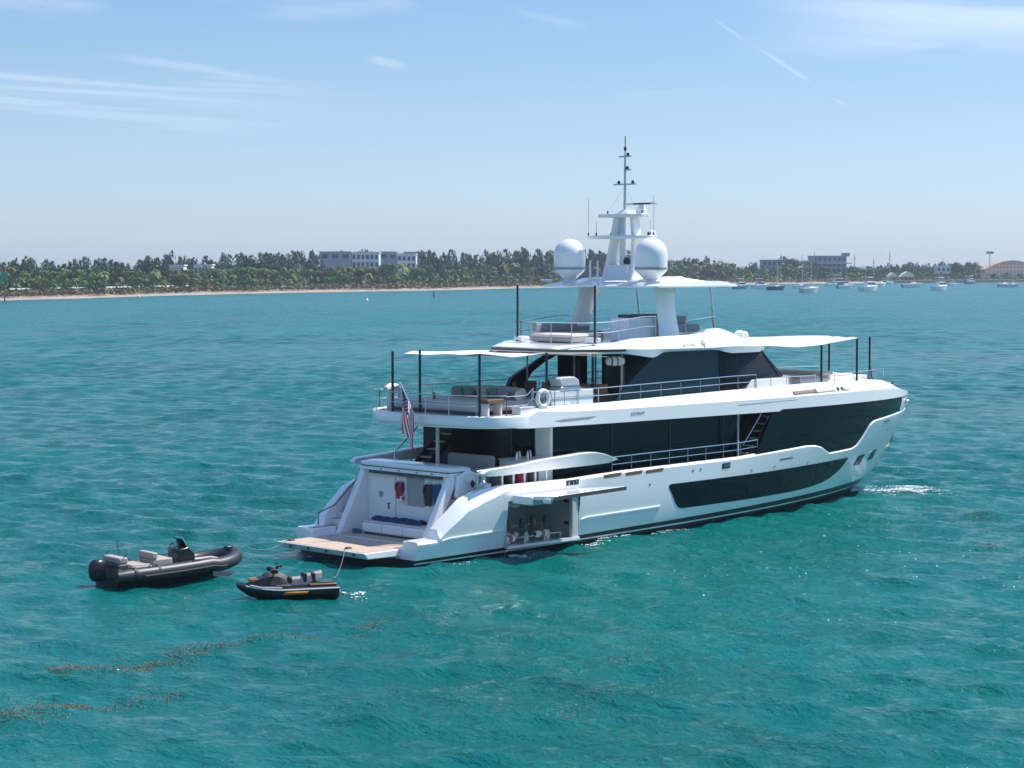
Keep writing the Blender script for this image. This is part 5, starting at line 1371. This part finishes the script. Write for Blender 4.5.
# buildings
M['bwhite'] = mat('white_render', (.72, .73, .72), .8, var=.04)
M['bgrey'] = mat('grey_concrete', (.44, .42, .42), .85, var=.08, vscale=.3)
M['bblue'] = mat('blue_grey_cladding', (.22, .27, .32), .7, var=.05)
M['btan'] = mat('orange_tan_render', (.50, .30, .17), .8, var=.08, vscale=.2)
M['bwin'] = mat('far_window_glass', (.03, .05, .07), .15)
def face_frame(px0, px1, d, ybase=None):
    a = far(U(px0), d); b_ = far(U(px1), d); return a, b_
def block(name, lab, px0, px1, ytop, dd, depth, mW, floors, bays, win_rows=None, roof=True, yb=None, cat='building', skew=0):
    pm = (px0+px1)/2; d = shore(pm)+dd
    a = far(U(px0), d+skew, 1.3); b_ = far(U(px1), d, 1.3); L = (b_-a).length
    H = 10.754+(264-ytop)*d/2070-1.3
    o = empty(name, a, math.atan2(b_.y-a.y, b_.x-a.x), lab, cat)
    MB().box(0, L, 0, depth, 0, H).build('wall', mW, o)
    MB().box(-.3, L+.3, -.3, depth+.3, H, H+.5).build('roof', mW, o)
    fh = 3.4
    for fl__ in range(floors):
        z1_ = H-.9-fl__*fh; bw_ = L/bays
        for k in range(bays):
            w__ = MB().box(k*bw_+bw_*.2, k*bw_+bw_*.8, -.12, .05, z1_-1.9, z1_).build('window', M['bwin'], o)
            MB().box(k*bw_+bw_*.15, k*bw_+bw_*.85, -.16, .06, z1_-2.06, z1_-1.92).build('sill', M['bwhite'], w__)
    return o, L, H
block('hotel_block', 'grey sided wing of the low hotel above the far trees, left part', 320, 351, 252.5, 150, 14, M['bgrey'], 1, 3)
block('hotel_block', 'white hotel wing with a row of dark windows above the far trees', 352, 379, 253.0, 138, 14, M['bwhite'], 2, 6)
block('hotel_block', 'grey concrete block just right of the white hotel wing', 380, 397, 252.5, 158, 14, M['bgrey'], 1, 2)
block('hotel_block', 'smaller white hotel block with blue windows, rightmost of the hotel', 397.5, 416, 254.5, 140, 14, M['bwhite'], 3, 4)
block('hotel_block', 'low brown rooftop block behind the smaller white hotel block', 404, 426, 252.8, 185, 12, M['bgrey'], 1, 3)
o, L, H = block('office_building', 'long blue grey office building with ribbon windows above the right shore', 812, 846, 256.5, 120, 20, M['bblue'], 3, 7)
MB().box(L*.9, L*1.09, 0, 8, H, H+2.2).build('plant_room', M['bblue'], o)
MB().box(-4, L+3, -2.5, 0, H-4.5, H-3.9).build('balcony_slab', M['bgrey'], o)
block('office_building', 'low green roofed building half hidden behind trees left of the office', 762, 790, 260.5, 135, 14, M['bblue'], 1, 6)
block('shore_house', 'small white flat building between trees on the right shore', 936, 950, 266.5, 70, 8, M['bwhite'], 1, 3)
block('shore_house', 'white roofed house among trees at the left end of the far shore', 170, 184, 266.0, 74, 8, M['bwhite'], 1, 4)
block('shore_house', 'white flat roofed house among trees right of the left tall pine', 195, 212, 265.5, 78, 8, M['bwhite'], 1, 5)
block('shore_house', 'little white kiosk on the beach left of the port dome', 541, 552, 280.5, 14, 4, M['bwhite'], 1, 2, cat='kiosk')
block('shore_house', 'long white shed with grey roof low behind the beach trees', 275, 300, 266, 90, 8, M['bgrey'], 1, 5)
# rounded orange building at the right edge
d = shore(1010)+40
o = empty('domed_building', far(U(1012), d, 1.3), math.atan2(r2.y, r2.x), 'orange tan building with a curved roofline at the right edge', 'building')
arc = [(-17, 0)]+[(-17+34*k/14, 4.5+7.2*math.sin(math.pi*(.08+.84*k/14))) for k in range(15)]+[(17, 0)]
MB().prism_y([(a, z_) for a, z_ in arc], 0, 16).build('wall', M['btan'], o)
for k in range(15):
    xx = -15.5+k*2.15
    ztop = 4.5+7.2*math.sin(math.pi*(.08+.84*(xx+17)/34))
    z_ = 3.2
    while z_ < ztop-1.6:
        MB().box(xx, xx+1.15, -.15, .05, z_, z_+1.1).build('window', M['cream'], o); z_ += 2.4
MB().box(-22, 22, -8, -.5, 0, 3.2).build('podium', M['bgrey'], o)
# tents
for p0, p1, yt, lab in ((888, 897, 272.5, 'small white peaked tent on the right shore'), (900, 914, 271.5, 'larger white marquee tent on the right shore')):
    d = shore(p0)+16; W_ = (p1-p0)*d/2070; h = 10.754+(264-yt)*d/2070-1.3
    o = empty('tent', far(U(p0), d, 1.3), math.atan2(r2.y, r2.x), lab, 'tent')
    MB().prism_y([(0, 2.0), (W_, 2.0), (W_*.75, h*.9), (W_*.5, h), (W_*.2, h*.75)], 0, 7).build('roof', M['canvas'], o)
    for a in (0, W_-.3):
        for b_ in (0, 6.7): MB().box(a, a+.3, b_, b_+.3, 0, 2).build('leg', M['lgrey'], o)
# masts on land
for p, yt, dd, lab in ((989, 252, 20, 'stadium floodlight pole near the orange building'), (889, 252, 60, 'thin radio mast above the right shore trees'), (854, 254, 100, 'thin mast right of the office building'), (873, 259, 90, 'short mast between the office building and the tall radio mast'), (942, 258, 80, 'thin pole above the white flat building'), (814, 252, 128, 'mast on the left end of the office building')):
    d = shore(p)+dd; h = 10.754+(264-yt)*d/2070-1.3
    o = empty('floodlight_pole' if p == 989 else 'radio_mast', far(U(p), d, 1.3), math.atan2(r2.y, r2.x), lab, 'mast')
    MB().tube([(0, 0, 0), (0, 0, h)], .3, 6, rs=[.35, .18]).build('pole', M['bgrey'], o)
    if p == 989: MB().box(-2.2, 2.2, -.3, .3, h-1.2, h+.3).build('lamp_bank', M['bgrey'], o)
    else: MB().box(-.6, .6, -.1, .1, h*.82, h*.84).build('crosspiece', M['bgrey'], o)
# parked cars behind the beach
car = empty('parked_car', (0, 0, 0))
MB().box(-2.1, 2.1, -.85, .85, .35, .95).build('body', M['bwhite'], car, bevel=.15)
MB().box(-1.3, 1.2, -.75, .75, .95, 1.5, sx=.35, sy=.1).build('cabin', M['bwin'], car)
for a in (-1.3, 1.3):
    for b_ in (-.85, .65): MB().lathe([(.0, 0), (.33, 0), (.33, .2), (0, .2)], (a, b_, .33), 10, axis='y').build('wheel', M['rubber'], car)
cols = [M['bwhite'], M['bgrey'], M['bblue'], M['bwhite'], M['lgrey']]
first = True; rc = random.Random(8)
for k, p in enumerate([4, 14, 27, 36, 44, 53, 60, 72, 84, 96, 108, 124, 140, 256, 266, 280, 292, 330, 342, 352, 366, 380, 392, 404, 460, 470]):
    c_ = car if first else copy_tree(car); first = False
    cn = ['white', 'grey', 'blue grey', 'white', 'light grey'][k % 5]
    for ch in [q for q in COL.objects if q.parent == c_ and q.name.startswith('body')]:
        ch.data = ch.data.copy(); ch.data.materials[0] = cols[k % 5]
    c_.location = far(U(p), shore(p)+22, 1.3); c_.rotation_euler = (0, 0, math.atan2(r2.y, r2.x)+rc.uniform(-.3, .3))
    tag(c_, cn+' car parked under the trees behind the far beach', 'car', cn+' cars parked behind the far beach')
strip_w = MB()
a = far(U(-10), shore(-10)+34, 1.3)
wl_ = empty('white_boundary_wall', far(U(20), shore(20)+40, 1.3), 0, 'long low white wall behind the parked cars at the left of the shore', 'wall')
mb = MB(); base = Vector(wl_.location)
prev = None
for p in range(10, 190, 12):
    if (p//12) % 4 == 3: prev = None; continue
    q = far(U(p), shore(p)+40, 1.3)-base
    q2 = far(U(p+11), shore(p+11)+40, 1.3)-base
    n_ = Vector((f2.x, f2.y, 0))*.3
    mb.add([q, q2, q2+n_, q+n_, q+Vector((0, 0, 1.7)), q2+Vector((0, 0, 1.7)), q2+n_+Vector((0, 0, 1.7)), q+n_+Vector((0, 0, 1.7))], [(0, 1, 5, 4), (3, 7, 6, 2), (4, 5, 6, 7), (0, 4, 7, 3), (1, 2, 6, 5)])
mb.build('wall_panel', M['bwhite'], wl_, smooth=0)

# channel marker, buoys
d = 600; o = empty('channel_marker', far(U(5), d, 0), math.atan2(r2.y, r2.x), 'green square daymark on a piling at the left edge', 'channel marker')
MB().tube([(0, 0, -1), (0, 0, 6.5)], .22, 8).build('piling', M['bark'], o)
MB().box(-.9, .9, -.15, .0, 5.6, 8.4).build('daymark', mat('marker_green', (.02, .28, .16), .5), o)
MB().tube([(.3, 0, 6), (.3, 0, 13)], .05, 6).build('aerial', M['lgrey'], o)
for px_, py_, m_, lab in ((139, 297, 'gelm', 'tiny white mooring buoy off the left beach'), (367, 301, 'gelm', 'tiny white mooring buoy in open water left of the yacht'), (484, 279, 'gelm', 'far white buoy')):
    if py_ < 290: continue
    d = 10.754*2070/(py_-264)
    o = empty('mooring_buoy', far(U(px_), d, 0), 0, lab, 'buoy')
    MB().lathe([(.0, -.3), (.35, -.2), (.45, .1), (.35, .5), (.12, .8), (0, .85)], n=14).build('float', M[m_], o); MB().tube([(0, 0, .8), (0, 0, 1.3)], .05, 6).build('ring', M['steel'], o)
d = 10.754*2070/(297-264); o = empty('marker_post', far(U(434), d, 0), 0, 'short dark marker post standing off the beach', 'post')
MB().tube([(0, 0, -1), (0, 0, 1.7)], .22, 8).build('piling', M['bark'], o); MB().lathe([(.3, 1.7), (.3, 1.8), (0, 2.1)], n=10).build('cap', M['dgrey'], o)
# seawall on the right shore
for (p0, p1, h) in ((880, 1060, 1.3),):
    rr_ = [[tuple(far(U(p), shore(p)-2, z_)) for z_ in (-.4, h)]+[tuple(far(U(p), shore(p)+26, h+.25))] for p in range(p0, p1+1, 20)]
    o = MB().loft(rr_, cap=False, closed=False).build('seawall', M['ground'], None, smooth=0); tag(o, 'low green brown bank along the right shore', 'bank')
    o['kind'] = 'structure'

# boats at anchor
def boat(px_, yw, Lpx, kind, lab, mastpx=0, hullm='gelm', flip=1, skew=0.0):
    skew = .62+.25*math.sin(px_*1.7); flip = 1; Lpx *= 1.2
    d = 10.754*2070/(yw-264); L = Lpx*d/2070; 
    nm_ = {'sail': 'sailing_boat', 'motor': 'motor_boat', 'open': 'open_boat'}[kind]
    o = empty(nm_, far(U(px_), d, 0), math.atan2(r2.y, r2.x)+skew+(0 if flip > 0 else math.pi), lab, 'boat')
    Bm = L*.30 if kind != 'sail' else L*.27; fb = L*.11+.3; rings = []
    for k in range(9):
        f = k/8; xx = -L/2+L*f; hw = Bm/2*(1-max(0, (f-.45)/.55)**2)*(.85+.15*min(1, f*4)); hw = max(hw, .03); zt = fb*(1+.35*f*f)
        rk_ = -.11*L*max(0, (f-.6)/.4)**1.5; st2 = .03*L*max(0, (.15-f)/.15)
        rings.append([(xx+rk_*1.3+st2, 0, -.5+.3*f), (xx+rk_+st2, -hw*.75, -.1), (xx, -hw, zt), (xx, hw, zt), (xx+rk_+st2, hw*.75, -.1)])
    MB().loft(rings).build('hull', M[hullm], o, smooth=40)
    if kind == 'motor':
        MB().box(-L*.25, L*.22, -Bm*.33, Bm*.33, fb, fb+L*.14+.3, sx=L*.05, sy=.1).build('cabin', M['gelm'], o, bevel=.05)
        MB().box(-L*.20, L*.185, -Bm*.335, Bm*.335, fb+L*.06+.1, fb+L*.12+.2).build('window', M['bwin'], o)
        MB().box(-L*.22, L*.08, -Bm*.36, Bm*.36, fb+L*.26+.5, fb+L*.28+.55).build('bimini', M['gelm'], o)
        for a in (-L*.2, L*.06):
            for b_ in (-Bm*.3, Bm*.3): MB().tube([(a, b_, fb+L*.1), (a, b_, fb+L*.26+.5)], .04, 5).build('post', M['steel'], o)
    elif kind == 'sail':
        MB().box(-L*.12, L*.18, -Bm*.25, Bm*.25, fb, fb+.6, sx=.3, sy=.1).build('cabin', M['gelm'], o)
        h = mastpx*d/2070
        MB().tube([(L*.05, 0, fb), (L*.05, 0, h)], .12, 6, rs=[.14, .09]).build('mast', M['lgrey'], o)
        MB().tube([(L*.05, 0, fb+1.4), (-L*.38, 0, fb+1.3)], .16, 6).build('boom', M['dgrey'], o)
        MB().tube([(L*.48, 0, fb*1.3), (L*.05, 0, h*.95)], .03, 4).tube([(-L*.48, 0, fb), (L*.05, 0, h)], .03, 4).build('stay', M['lgrey'], o)
    else:
        MB().box(-L*.05, L*.15, -Bm*.2, Bm*.2, fb, fb+.9).build('console', M['gelm'], o, bevel=.05)
        MB().box(-L*.5-.5, -L*.5, -.25, .25, .2, 1.4).build('outboard_engine', M['dgrey'], o, bevel=.08)
boat(725, 286.7, 20, 'open', 'low dark blue launch just right of the hardtop tip', hullm='bblue')
boat(741, 288.7, 18, 'motor', 'small white and teal motor boat second from left at anchor', hullm='bblue')
boat(760, 288.0, 17, 'motor', 'white motor boat between the teal boat and the dark sailboat')
boat(776, 289.8, 19, 'sail', 'sailboat with black hull and short dark mast', 27, 'dgrey')
boat(801, 288.0, 15, 'sail', 'small white sailboat with the tall mast behind the cream ketch', 33)
boat(810, 292.3, 26, 'sail', 'cream hulled sailboat, nearest of the anchored boats', 30, 'cream')
boat(831, 286.0, 12, 'motor', 'far white launch left of the cluster of motor boats')
boat(838, 285.6, 20, 'motor', 'dark hulled motor cruiser in front of the office building', hullm='bblue')
boat(845, 288.3, 16, 'open', 'small open white boat below the dark cruiser')
boat(869, 290.6, 25, 'motor', 'white motor boat with grey canopy, broadest left of the tents', flip=-1)
boat(880, 286.0, 16, 'open', 'small open boat far behind the broad canopied boat')
boat(889, 284.0, 10, 'motor', 'tiny white boat just below the small peaked tent')
boat(912, 287.2, 20, 'open', 'long low white centre console boat under the marquee')
boat(940, 290.0, 23, 'motor', 'white flybridge motor cruiser at the middle of the right shore', flip=-1)
boat(952, 285.5, 10, 'motor', 'small white boat half hidden behind the flybridge cruiser')
boat(970, 283.8, 14, 'motor', 'white cabin boat close to the bank right of the cruiser', hullm='bblue')
boat(1003, 286.6, 16, 'sail', 'sailboat at the right edge with the shorter mast', 17, 'lgrey')
boat(1012, 286.9, 14, 'sail', 'sailboat at the right edge with the taller mast', 24, 'lgrey', flip=-1)

# ---------------------------------------------------------------- the air
hz = MB().box(-450, 2600, -900, 2600, -9.0, 30.0).build('haze', M['canvas'], None, smooth=0)
tag(hz, kind='stuff')
hm = bpy.data.materials.new('haze_air'); hm.use_nodes = True; t = hm.node_tree; t.nodes.clear()
ho = t.nodes.new('ShaderNodeOutputMaterial'); pv = t.nodes.new('ShaderNodeVolumePrincipled')
pv.inputs['Color'].default_value = (.72, .84, 1.0, 1); pv.inputs['Density'].default_value = .00013; pv.inputs['Anisotropy'].default_value = .2
t.links.new(pv.outputs[0], ho.inputs['Volume'])
hz.data.materials.clear(); hz.data.materials.append(hm)
